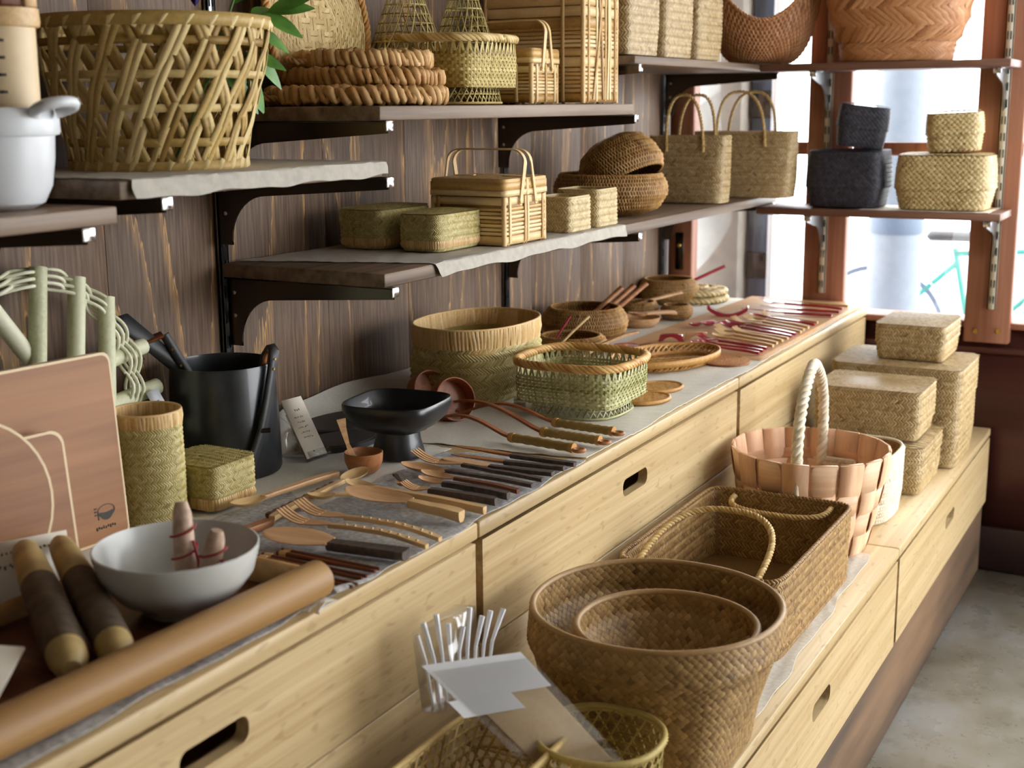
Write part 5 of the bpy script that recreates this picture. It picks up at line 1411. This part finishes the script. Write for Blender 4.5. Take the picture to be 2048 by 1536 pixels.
def flat_round(name, label, loc, a, b, h, mat, rim_mat, cat, rz=0., group=None, openw=False, dish=.0):
    t = thing(name, label, cat, loc, rz, group)
    z0 = h - .002
    if openw:
        S = Shell([(a * .82, b * .82, .004), (a * .9, b * .9, h * .5), (a, b, h)], 2)
        g = G(); n = int(S.L / .017)
        for i in range(n):
            for d in (1, -1):
                tt = np.linspace(0, S.T, 5); strand(g, S, (i + .5) * S.L / n + d * (tt - S.T / 2) * .8, tt, .0042, .001, d * .0008, rng.random())
        for k in np.arange(-a * .8, a * .8, .0125):
            for (px, py, q) in ((1, 0, 0), (0, 1, 0)):
                pass
        for ang in (0, PI / 3, -PI / 3):
            c, s_ = math.cos(ang), math.sin(ang)
            for k in np.arange(-a, a, .0165):
                # chord of the ellipse
                tt = np.linspace(-a * 1.2, a * 1.2, 60); X = c * tt - s_ * k; Y = s_ * tt + c * k
                m = (X / (a * .82)) ** 2 + (Y / (b * .82)) ** 2 < 1
                if m.sum() > 3: g.bar(np.c_[X[m], Y[m], .004 + .0007 * ang + 0 * X[m]], (0, 0, 1), .006, .0009, rng.random())
        g.build('weave', M[mat], t)
        S2 = Shell([(a * .82, b * .82, .003), (a * .82, b * .82, .006)], 2)
        rr = (S, S.T); rr2 = (S2, .002)
        g = G(); R = S2.ring(.002, 0, 100); g.bar(R + [0, 0, .003], R * [1, 1, 0], .012, .004, .3, closed=True); g.build('inner_hoop', M[rim_mat], t)
        g = G(); Rr = S.ring(S.T, 0, 100); g.bar(Rr - [0, 0, .005], Rr * [1, 1, 0], .016, .005, .35, closed=True)
        n = int(S.L / .024); floats(g, S, (np.arange(n) + .5) * S.L / n, np.full(n, S.T - .004), np.full(n, 1.2), .011, .0035, .0075, np.full(n, .9), base=.0, sunk=.3); g.build('rim', M[rim_mat], t)
    else:
        g = G(); g.lathe([(.0001, 0), (1, 0), (1, h * .7), (.0001, h * .7)], 48, sx=a, sy=b, t=.2)
        F = Flat(h * .7, lambda x, y: dish * ((x / a) ** 2 + (y / b) ** 2))
        rows(g, F, (-a, a), (-b, b), .0062, .0062, lambda J, I: np.where(((I + J) // 2) % 2 == 0, 0., PI / 2), .0062, .0028, .0016, stag=0, mask=lambda u, t_: np.hypot(u / a, t_ / b) < .95)
        g.build('weave', M[mat], t, smooth=True)
        g = G(); th = np.linspace(0, 2 * PI, 80, endpoint=False); R = np.c_[a * np.cos(th), b * np.sin(th), h * .6 + 0 * th]
        g.tube(R, h * .5, 8, closed=True, t=.4)
        S = Shell([(a, b, h * .5), (a, b, h * .7)], 2); n = 26
        floats(g, S, np.arange(n) * S.L / n, np.full(n, .001), np.full(n, 1.25), h * .6, .0028, h * .62, np.full(n, .95), sunk=.4); g.build('rim', M[rim_mat], t, smooth=True)
    return t
GC = 'small oval coasters'
flat_round('coaster', 'small oval honey bamboo coaster, nearer the green footed basket', (-1.115, 2.668, ZC), .046, .062, .009, 'honey', 'honey', 'coaster', rz=-.3)
flat_round('coaster', 'small oval honey bamboo coaster, the farther of the two', (-1.135, 2.795, ZC), .048, .062, .009, 'honey', 'honey', 'coaster', rz=-.3)
flat_round('oval_tray', 'large shallow open weave brown bamboo tray behind the green basket', (-1.232, 3.08, ZC), .105, .175, .03, 'honey', 'honey', 'tray', rz=-.32, openw=True)
t = thing('spiral_coaster', 'round spiral stitched coaster beside the cutlery plank', 'coaster', (-1.108, 3.175, ZC))
g = G(); rr = .066
g.lathe([(.0001, 0), (rr, 0), (rr, .004), (.0001, .005)], 40, t=.1)
for k in range(9):
    r = .010 + k * .0066; n = max(8, int(2 * PI * r / .0075)); Sx = Disc(r, 0.)
    a = (np.arange(n) + .5 * (k % 2)) / n * 2 * PI * r
    floats(g, Sx, a, np.full(n, r), np.full(n, .55 if k > 1 else PI / 2), .0048, .0024, .003, .6 + .3 * rng.random(n), base=.0045)
g.build('weave', M['orange'], t, smooth=True)
GW = 'wicker bowls along the wall'
pf = lambda R, H: [(R * .66, R * .66, .002), (R * .93, R * .93, H * .28), (R, R, H * .55), (R * .93, R * .93, H * .82), (R * .80, R * .80, H)]
wicker_bowl('wicker_bowl', 'large squat wicker bowl holding wooden tongs and sticks', (-1.570, 3.305, ZC), pf(.122, .098), group=None, dt=.0105, du=.0072)
wicker_bowl('wicker_bowl', 'wicker bowl at the far end holding a red lacquer stick', (-1.632, 4.09, ZC), pf(.10, .082), dt=.0105, du=.0072)
wicker_bowl('wicker_bowl', 'tiny wicker bowl beside the round trivets', (-1.478, 3.775, ZC), pf(.050, .045), dt=.0092, du=.0066)
wicker_bowl('wicker_bowl', 'small wicker bowl half hidden behind the pale wooden spoons', (-1.60, 3.76, ZC), pf(.064, .050), dt=.0092, du=.0066)
wicker_bowl('wicker_bowl', 'low wicker bowl tucked between the herringbone basket and the large wicker bowl', (-1.508, 3.09, ZC), pf(.098, .055), dt=.0098, du=.0070)
for i, lab in enumerate(('lower round cane trivet at the window end', 'upper round cane trivet at the window end')):
    t = thing('cane_trivet', lab, 'trivet', (-1.562, 4.175, ZC + .0115 + i * .0235), group='cane trivets at the window end')
    g = G(); rr = .098 - .004 * i
    for k in range(1, 6):
        th = np.linspace(0, 2 * PI, 60, endpoint=False); r = rr - k * .017
        if r > .008: g.tube(np.c_[r * np.cos(th), r * np.sin(th), .003 + .003 * np.sin(th * 9 + k * PI)], .0055, 6, closed=True, t=.5 + .2 * rng.standard_normal())
    for q in range(9):
        a = q / 9 * 2 * PI; g.tube([(rr * math.cos(a + w_ * .9) * w_, rr * math.sin(a + w_ * .9) * w_, .006) for w_ in (.12, .4, .7, 1.)], .005, 6, t=.7)
    g.build('weave', M['tanp'], t, smooth=True)
    g = G(); th = np.linspace(0, 2 * PI, 70); g.rope(np.c_[rr * np.cos(th), rr * np.sin(th), 0 * th], .0105, 3, .05); g.build('rim', M['tanp'], t, smooth=True)
# sticks, tongs and spoons standing in the bowls
def stick(name, label, a, b, w, mat, cat='stick', group=None, th=None):
    a, b = np.array(a, float), np.array(b, float)
    t = thing(name, label, cat, tuple(a), group=group)
    g = G(); g.bar([(0, 0, 0), tuple((b - a) * .5 + np.array((0, 0, .002))), tuple(b - a)], (.5, -.5, .7), [w * .7, w * .9, w], th or w * .45); g.build('shaft', M[mat], t)
    return t
GT = 'wooden tongs in the large wicker bowl'
for i, lab in enumerate(('flat wooden server in the large wicker bowl, leftmost of the three', 'flat wooden server in the large wicker bowl, middle of the three', 'flat wooden server in the large wicker bowl, rightmost of the three')):
    stick('wooden_server', lab, (-1.60 + i * .02, 3.30 + i * .015, ZC + .022), (-1.515 + i * .030, 3.44 + i * .02, ZC + .138 + .006 * i), .015, 'cherry', 'server', GT)
stick('red_stick', 'red lacquer stick with dark tip leaning out of the far wicker bowl', (-1.65, 4.06, ZC + .02), (-1.475, 4.205, ZC + .118), .011, 'redlac')
stick('wooden_stick', 'plain wooden stick lying across the small wicker bowl rim', (-1.62, 3.74, ZC + .035), (-1.52, 3.93, ZC + .062), .011, 'spoonwood')
stick('yellow_stick', 'pale bamboo stick rising behind the herringbone basket rim', (-1.50, 2.97, ZC + .03), (-1.44, 3.06, ZC + .115), .007, 'maple')
stick('pink_stick', 'thin pink stick rising behind the herringbone basket rim', (-1.525, 3.0, ZC + .03), (-1.49, 3.05, ZC + .112), .006, 'redlac')
# shallow wooden dishes
def dish(label, loc, r, h, mat='cherry'):
    t = thing('wooden_dish', label, 'dish', loc); g = G()
    g.lathe([(.0001, 0), (r * .72, 0), (r * .92, h * .5), (r, h), (r * .96, h * 1.02), (r * .86, h * .55), (r * .68, h * .28), (.0001, h * .25)], 44); g.build('dish', M[mat], t, smooth=50); return t
dish('shallow cherry wood dish under the wooden spoons by the tiny wicker bowl', (-1.532, 3.605, ZC), .066, .028, 'spoonwood')
dish('shallow brown wooden dish beside the herringbone basket', (-1.43, 2.87, ZC), .058, .026, 'cherry')

# ------------------------------------------------------------------ spoons, forks, knives
def flatware(kind, name, label, tip, end, mh, mb, z=ZC + .0035, hw=.0065, bw=.017, hth=.006, group=None, cat=None, lift=.012, bowl=.30, dots=False, dish=None):
    tip, end = np.array(tip), np.array(end); d = tip - end; L = float(np.hypot(*d)); rz = math.atan2(d[1], d[0])
    t = thing(name, label, cat or kind, (end[0], end[1], z), rz, group)
    nk = L * (1 - bowl)
    g = G()
    if kind == 'spoon':
        xs = np.linspace(0, nk, 12); k = xs / nk
        g.loft(xs, np.interp(k, [0, .03, .6, 1], [hw * .8, hw, hw * .85, hw * .62]), hth + .001 + .004 * np.sin(k * PI) * (lift > 0) + np.interp(k, [.6, 1], [0, lift * .35]), .0004, hth * np.interp(k, [0, 1], [1, .75])); g.build('handle', M[mh], t, smooth=40)
        g = G(); q = np.sin(np.linspace(0, 1, 15) * PI / 2); xs = nk - .002 + q * (L - nk + .002)
        w_ = np.maximum(bw * np.sqrt(np.clip(1 - (2 * (.06 + .94 * q ** 1.1) - 1) ** 2, 0, 1)) * (.84 + .2 * q), hw * .55 * (q < .25))
        w_ = np.maximum(w_, bw * .06)
        dp = (dish if dish is not None else bw * .42) * np.sin(np.clip(q, .02, 1) * PI) ** .8
        g.loft(xs, w_, hth + .001 + lift * .35 + lift * .35 * q ** 2, dp, .0028); g.build('bowl', M[mb], t, smooth=55)
    elif kind == 'fork':
        xs = np.linspace(0, nk, 14); k = xs / nk
        g.loft(xs, np.interp(k, [0, .03, .65, 1], [hw * .75, hw, hw * .8, hw * .7]), hth + .001 + (.010 * np.sin(k * PI) if dots else .003 * np.sin(k * PI)) + np.interp(k, [.6, 1], [0, lift * .3]), .0004, hth * .95); hd = g.build('handle', M[mh], t, smooth=40)
        g = G(); q = np.linspace(0, 1, 7); hl = (L - nk) * .55; xs = nk - .002 + q * hl
        g.loft(xs, np.interp(q, [0, .45, 1], [hw * .7, bw * .88, bw * .96]), hth + .001 + lift * .3 - .003 * q, .0022 * q, .003); hdp = g.build('head', M[mb], t, smooth=55)
        for i in range(4):
            g = G(); y = (i - 1.5) * bw * .50; q = np.linspace(0, 1, 6); x0 = nk - .003 + hl
            zz = hth + .001 + lift * .3 - .003 + lift * .8 * q ** 2
            g.loft(x0 + q * (L - x0), np.interp(q, [0, 1], [bw * .205, bw * .13]), zz, 0., .0026, y0=y); g.build('tine', M[mb], t, smooth=40)
        if dots:
            for i in range(9):
                k = .1 + i * .09; gg = G(); gg.at((k * nk, 0, hth + .0015 + .010 * math.sin(k * PI) + max(0, (k - .6) / .4) * lift * .3)); gg.lathe([(.0001, .0012), (.0022, .0006), (.0026, -.001)], 8); gg.build('node_dot', M['maple'], hd, smooth=True)
    elif kind == 'knife':
        xs = np.linspace(0, L * .52, 8); g.loft(xs, hw, hth + .001, .0004, hth); g.build('handle', M[mh], t, smooth=40)
        g = G(); q = np.linspace(0, 1, 12); xs = L * .515 + q * L * .485
        g.loft(xs, np.interp(q, [0, .15, .6, .9, 1], [hw * .8, hw * 1.1, hw * 1.25, hw * .9, hw * .1]), hth + .0005 + lift * .15 * q, .0, np.interp(q, [0, 1], [hth * .7, .0016])); g.build('blade', M[mb], t, smooth=40)
    elif kind == 'paddle':
        xs = np.linspace(0, nk, 8); k = xs / nk
        g.loft(xs, np.interp(k, [0, .7, 1], [hw * 1.25, hw, hw * .9]), hth + .001, .0004, hth); g.build('handle', M[mh], t, smooth=40)
        g = G(); q = np.sin(np.linspace(0, 1, 15) * PI / 2); xs = nk - .003 + q * (L - nk + .003)
        g.loft(xs, np.maximum(bw * np.sqrt(np.clip(1 - (2 * (.05 + .95 * q ** 1.15) - 1) ** 2, 0, 1)), bw * np.where(q < .3, .28, .06)), hth + .001 + lift * .3 * q, bw * .06 * np.sin(q * PI), .0045); g.build('blade', M[mb], t, smooth=55)
    elif kind == 'chopsticks':
        for s in (-1, 1):
            g = G(); xs = np.linspace(0, L, 8)
            g.tube(np.c_[xs, s * (.0055 + 0 * xs), .004 + 0 * xs], np.interp(xs / L, [0, 1], [.0042, .0028]) if mb != 'rev' else np.interp(xs / L, [0, 1], [.0026, .0044]), 8); g.build('chopstick', M[mh], t, smooth=50)
            g = G(); g.tube([(L * .90, s * .0055, .0042), (L * .97, s * .0055, .0042)], .0050, 8); g.build('pale_band', M['maple'], t, smooth=50)
    return t
GK = 'bark handled cutlery on the grey runner'
zc = ZC + .0055
F = flatware
F('knife', 'paring_knife', 'slim bark handled wooden knife, farthest of the row toward the ladles', (-1.264, 2.082), (-1.006, 2.079), 'bark', 'cherry', zc, .0068, group=GK, hth=.0085)
F('knife', 'butter_knife', 'broad bark handled wooden butter knife, second of the row from the ladles', (-1.236, 2.023), (-1.012, 2.046), 'bark', 'cherry', zc, .0068, group=GK, hth=.0085)
F('paddle', 'spreader', 'bark handled wooden spreader with a leaf blade between knife and fork', (-1.233, 1.985), (-1.014, 2.005), 'bark', 'spoonwood', zc, .0065, .016, .0085, group=GK, cat='spreader', bowl=.42)
F('fork', 'wooden_fork', 'large bark handled fork with four long tines in the middle of the row', (-1.282, 1.969), (-1.013, 1.963), 'bark', 'spoonwood', zc, .0062, .0155, .0075, group=GK, bowl=.38, lift=.02)
F('spoon', 'wooden_spoon', 'large bark handled spoon with a pointed oval bowl next to the big fork', (-1.277, 1.918), (-1.013, 1.924), 'bark', 'spoonwood', zc, .0062, .021, .0075, group=GK, bowl=.34)
F('spoon', 'wooden_spoon', 'medium bark handled dessert spoon in the middle of the row', (-1.215, 1.887), (-1.018, 1.882), 'walnut', 'spoonwood', zc, .0062, .015, .008, group=GK, bowl=.34)
F('spoon', 'wooden_spoon', 'short spoon with a thick bark branch handle and tiny round bowl', (-1.189, 1.837), (-1.016, 1.844), 'bark', 'spoonwood', zc, .0085, .013, .013, group=GK, bowl=.27)
F('fork', 'wooden_fork', 'short fork with a thick bark branch handle', (-1.191, 1.792), (-1.018, 1.805), 'bark', 'spoonwood', zc, .0088, .0125, .0135, group=GK, bowl=.28)
F('spoon', 'long_spoon', 'long thin square handled spoon lying behind the big serving spoon', (-1.290, 1.764), (-1.012, 1.757), 'maple', 'maple', zc, .0075, .017, .013, bowl=.2)
F('spoon', 'serving_spoon', 'big broad pale serving spoon with a thick square handle end', (-1.243, 1.701), (-1.025, 1.706), 'maple', 'spoonwood', zc, .0125, .036, .018, bowl=.55, lift=.018, dish=.007)
F('spoon', 'tiny_scoop', 'tiny dark handled tea scoop lying alone on the grey runner', (-1.205, 1.812), (-1.268, 1.878), 'bark', 'cherry', zc, .004, .011, .005, bowl=.3)
F('spoon', 'long_spoon', 'long pale spoon pointing at the white bowl, farther from the counter edge', (-1.376, 1.570), (-1.358, 1.829), 'spoonwood', 'maple', zc, .0085, .021, .010, bowl=.27)
F('spoon', 'long_spoon', 'long pale spoon with its bowl toward the wooden cup, beside the serving spoon', (-1.313, 1.852), (-1.296, 1.569), 'maple', 'maple', zc, .0075, .021, .010, bowl=.24)
F('stick', 'carved_stick', 'unused', (0, 0), (1, 0), 'walnut', 'walnut') if 0 else None
t = thing('carved_stick', 'dark carved wooden stick lying between the two long pale spoons', 'stick', (-1.327, 1.781, zc), rz=math.atan2(1.58 - 1.781, -1.314 + 1.327))
g = G(); xs = np.linspace(0, .20, 26); g.loft(xs, .0055 + .0012 * np.sin(xs * 300), .008 + .0008 * np.sin(xs * 300), 0., .008); g.build('shaft', M['walnut'], t, smooth=30)
F('spoon', 'small_spoon', 'small pale tea spoon with a raised oval bowl in front of the big serving spoon', (-1.296, 1.662), (-1.245, 1.748), 'maple', 'maple', zc, .006, .0165, .008, bowl=.48, lift=.02)
F('fork', 'bamboo_fork', 'arched bamboo fork with node dots, nearer the chopsticks', (-1.275, 1.569), (-1.004, 1.569), 'honeywood' if 0 else 'maple', 'spoonwood', zc, .0068, .0155, .008, bowl=.34, dots=True, lift=.02)
F('fork', 'bamboo_fork', 'arched bamboo fork with node dots, nearer the serving spoon', (-1.278, 1.617), (-1.004, 1.607), 'maple', 'spoonwood', zc, .0068, .0155, .008, bowl=.34, dots=True, lift=.02)
F('paddle', 'rice_paddle', 'flat round rice paddle with a thick black handle by the white bowl', (-1.243, 1.487), (-1.006, 1.516), 'bark', 'spoonwood', zc, .0115, .037, .015, bowl=.46, cat='paddle')
GP = 'dark chopsticks on the grey runner'
F('chopsticks', 'chopsticks', 'pair of dark chopsticks with pale bands next to the rice paddle', (-1.188, 1.453), (-1.014, 1.453), 'walnut', 'rev', zc, group=GP)
F('chopsticks', 'chopsticks', 'middle pair of dark chopsticks near the white bowl', (-1.202, 1.424), (-1.013, 1.420), 'walnut', 'rev', zc, group=GP)
F('chopsticks', 'chopsticks', 'pair of dark chopsticks nearest the end of the oak tray', (-1.194, 1.392), (-1.006, 1.387), 'walnut', 'rev', zc, group=GP)
t = thing('brown_handle', 'end of a brown wooden handle lying behind the white bowl', 'handle', (-1.286, 1.552, zc), rz=math.atan2(-.17, -.02))
g = G(); g.loft(np.linspace(0, .14, 6), .0095, .012, 0., .012); g.build('shaft', M['cherry'], t, smooth=40)

# ladles with rattan grips
def ladle(label, cup, grip0, end, r, depth, tilt, rzc, z=ZC):
    t = thing('ladle', label, 'ladle', (cup[0], cup[1], z), group='bent wood ladles with rattan grips')
    c = np.array((cup[0], cup[1])); 
    g = G(); g.at((0, 0, r * .98), (0, tilt, rzc))
    g.lathe([(.0001, -depth), (r * .97, -depth), (r, -depth + .003), (r, 0), (r - .0025, .0005), (r - .003, -depth + .004), (.0001, -depth + .004)], 48); cupo = g.build('cup', M['ladle'], t, smooth=40)
    g = G(); g0 = np.array(grip0) - c; e = np.array(end) - c
    s = np.linspace(0, 1, 16)
    P = np.c_[g0[0] * s, g0[1] * s, .014 + .03 * np.sin(s * PI) ** 1.3]
    P[0, 2] = .022
    g.bar(P, (0, 0, 1), .0105, .005); g.build('neck', M['ladle'], t, smooth=40)
    d = (e - g0) / np.linalg.norm(e - g0); L = np.linalg.norm(e - g0)
    g = G(); q = np.linspace(0, L * .86, 40); g.tube(np.c_[g0[0] + d[0] * q, g0[1] + d[1] * q, .013 + 0 * q], .0088 + .0006 * np.sin(q * 1400), 12); 
    gr = g.build('grip', M['grip'], t, smooth=50)
    for f in (.02, .84):
        g = G(); p = np.r_[g0 + d * L * f, .013]; g.tube([p, p + np.r_[d, 0] * .008], .0102, 12); g.build('binding', M['honey'], gr, smooth=50)
    g = G(); th = np.linspace(0, 2 * PI, 24, endpoint=False); o_ = g0 + d * L * .95
    g.tube(np.c_[o_[0] + .0105 * np.cos(th), o_[1] + .0105 * np.sin(th), .011 + 0 * th], .0036, 8, closed=True); g.build('ring', M['cherry'], t, smooth=True)
    return t
ladle('bent wood ladle with the cup showing its inside, grip nearest the green basket', (-1.402, 2.318), (-1.185, 2.345), (-1.022, 2.325), .047, .038, 1.25, -.5)
ladle('bent wood ladle with its cup behind the compote, middle of the three', (-1.50, 2.38), (-1.170, 2.262), (-1.018, 2.248), .045, .036, 1.2, -.4, ZC)
ladle('bent wood ladle with its cup hidden behind the compote, nearest the cutlery', (-1.425, 2.205), (-1.206, 2.195), (-1.035, 2.172), .042, .034, 1.3, -.3)

# ------------------------------------------------------------------ red and plain cutlery on a plank
tb = thing('cutlery_plank', 'long thin wooden plank under the red and plain cutlery', 'plank', (0, 0, ZC))
g = G(); g.plate([(-1.03, 3.232), (-1.03, 4.285), (-1.405, 4.285), (-1.43, 3.245)], (), .010); g.build('plank', M['spoonwood'], tb)
zr = ZC + .0115
GR = 'red and plain cutlery on the plank'
for kind, nm, lab, tip, end, mat in (
    ('spoon', 'red_spoon', 'red lacquered spoon nearest the plank end', (-1.237, 3.269), (-1.040, 3.250), 'redlac'),
    ('spoon', 'red_spoon', 'second red lacquered spoon from the plank end', (-1.230, 3.298), (-1.042, 3.285), 'redlac'),
    ('fork', 'red_fork', 'red lacquered fork nearest the plank end', (-1.254, 3.375), (-1.044, 3.325), 'redlac'),
    ('spoon', 'plain_spoon', 'plain wooden spoon beside the nearest red fork', (-1.228, 3.411), (-1.040, 3.368), 'maple'),
    ('fork', 'plain_fork', 'first plain wooden fork after the red fork', (-1.238, 3.475), (-1.043, 3.412), 'maple'),
    ('fork', 'plain_fork', 'second plain wooden fork after the red fork', (-1.262, 3.54), (-1.041, 3.455), 'maple'),
    ('fork', 'small_plain_fork', 'third and smallest plain wooden fork after the red fork', (-1.204, 3.524), (-1.038, 3.494), 'maple'),
    ('spoon', 'red_spoon', 'long red spoon next to the smallest plain fork', (-1.272, 3.60), (-1.040, 3.532), 'redlac'),
    ('spoon', 'red_spoon', 'long red spoon, the farther of the two long ones', (-1.273, 3.65), (-1.040, 3.574), 'redlac'),
    ('fork', 'plain_fork', 'long plain wooden fork beyond the long red spoons', (-1.269, 3.70), (-1.036, 3.613), 'maple'),
    ('fork', 'plain_fork', 'long plain wooden fork near the middle of the plank', (-1.24, 3.735), (-1.039, 3.652), 'maple'),
    ('spoon', 'plain_spoon', 'plain wooden spoon near the middle of the plank', (-1.245, 3.77), (-1.039, 3.70), 'maple'),
    ('spoon', 'red_spoon', 'red spoon beside the plain one past the middle of the plank', (-1.25, 3.80), (-1.039, 3.757), 'redlac'),
    ('fork', 'plain_fork', 'plain fork just before the two red knives', (-1.22, 3.83), (-1.039, 3.795), 'maple'),
    ('knife', 'red_knife', 'red lacquered table knife with a dark blade, nearer of the two', (-1.322, 3.934), (-1.038, 3.948), 'redlac'),
    ('knife', 'red_knife', 'red lacquered table knife, farther of the two', (-1.290, 4.023), (-1.035, 4.023), 'redlac'),
    ('fork', 'red_fork', 'red lacquered fork at the window end of the plank', (-1.314, 4.106), (-1.042, 4.088), 'redlac'),
    ('knife', 'plain_knife', 'plain wooden knife at the window end of the plank', (-1.295, 4.19), (-1.040, 4.154), 'maple')):
    F(kind, nm, lab, tip, end, mat, mat, zr, .0062, .0155, .008, group=GR, bowl=.30, lift=.016)
F('spoon', 'red_spoon', 'small red spoon lying lengthwise, nearer the tiny wicker bowl', (-1.349, 3.560), (-1.325, 3.692), 'redlac', 'redlac', zr, .005, .017, .006, bowl=.42, group='small red spoons')
F('spoon', 'red_spoon', 'small red spoon lying lengthwise, nearer the long cutlery', (-1.316, 3.586), (-1.290, 3.699), 'redlac', 'redlac', zr, .005, .016, .006, bowl=.42, group='small red spoons')
def rest(label, loc, L, h, w, rz, mat, up=False):
    x = np.linspace(-1, 1, 13)
    zt = h * (1 - .12 * x ** 2) if not up else h * (.28 + .72 * x ** 2)
    zb = np.clip(h * .62 * (1 - (x / .72) ** 2), 0, None) if not up else np.clip(h * .72 * x ** 2 - .1 * h, 0, None)
    g = G(); g.M = np.array([[1, 0, 0, 0], [0, 0, 1, -w / 2], [0, 1, 0, 0], [0, 0, 0, 1]], float)
    xs = x * L / 2 * (1 if up else 1)
    g.plate([(a * (.86 if (not up) else 1), b) for a, b in zip(xs, zt)][::-1] + [(a, b) for a, b in zip(xs, zb)], (), w)
    o = g.build('cutlery_rest', M[mat], loc=loc, rot=(0, 0, rz)); return tag(o, label, 'rest')
rest('red lacquered bridge shaped cutlery rest nearest the open weave tray', (-1.322, 3.342, zr - .001), .07, .022, .016, .25, 'redlac')
rest('plain wooden bridge shaped cutlery rest with a red top', (-1.268, 3.395, zr - .001), .066, .024, .016, .45, 'spoonwood')
rest('large upcurved red cutlery rest in the middle of the plank', (-1.33, 3.828, zr - .001), .125, .034, .022, .25, 'redlac', True)
# wooden spoons in dish and beside herringbone basket
F('spoon', 'wooden_spoon', 'pale wooden spoon resting its handle out of the shallow dish, left one', (-1.545, 3.56), (-1.455, 3.70), 'spoonwood', 'spoonwood', ZC + .029, .008, .02, .009, bowl=.3)
F('spoon', 'wooden_spoon', 'pale wooden spoon resting its handle out of the shallow dish, right one', (-1.525, 3.55), (-1.435, 3.665), 'spoonwood', 'spoonwood', ZC + .031, .008, .02, .009, bowl=.3)
t = thing('curved_spoon', 'curved pale wooden spoon handle rising in front of the large wicker bowl', 'spoon', (-1.42, 2.97, ZC + .02))
g = G(); g.bar([(0, 0, .0), (.03, .05, .028), (.075, .10, .05), (.10, .13, .055)], (-.3, -.3, .9), [.010, .012, .014, .015], .006); g.build('handle', M['spoonwood'], t, smooth=40)
g = G(); g.lathe([(.0001, 0), (.018, .003), (.026, .012), (.025, .013), (.017, .006), (.0001, .004)], 28); g.build('bowl', M['spoonwood'], t, smooth=45, loc=(-.018, -.02, -.008))
t = thing('red_ladle', 'small wooden scoop with a red lacquered inside behind the open weave tray', 'ladle', (-1.392, 3.19, ZC))
g = G(); g.lathe([(.0001, 0), (.022, .003), (.036, .018), (.0345, .019), (.0001, .019)], 32); g.build('cup', M['cherry'], t, smooth=40)
g = G(); g.lathe([(.0001, .0192), (.033, .0195), (.034, .0205)], 32); g.build('lacquer', M['redlac'], t, smooth=40)
g = G(); g.bar([(.03, .02, .018), (.055, .03, .024), (.085, .045, .018)], (0, 0, 1), [.012, .009, .012], .005); g.build('handle', M['cherry'], t, smooth=40)
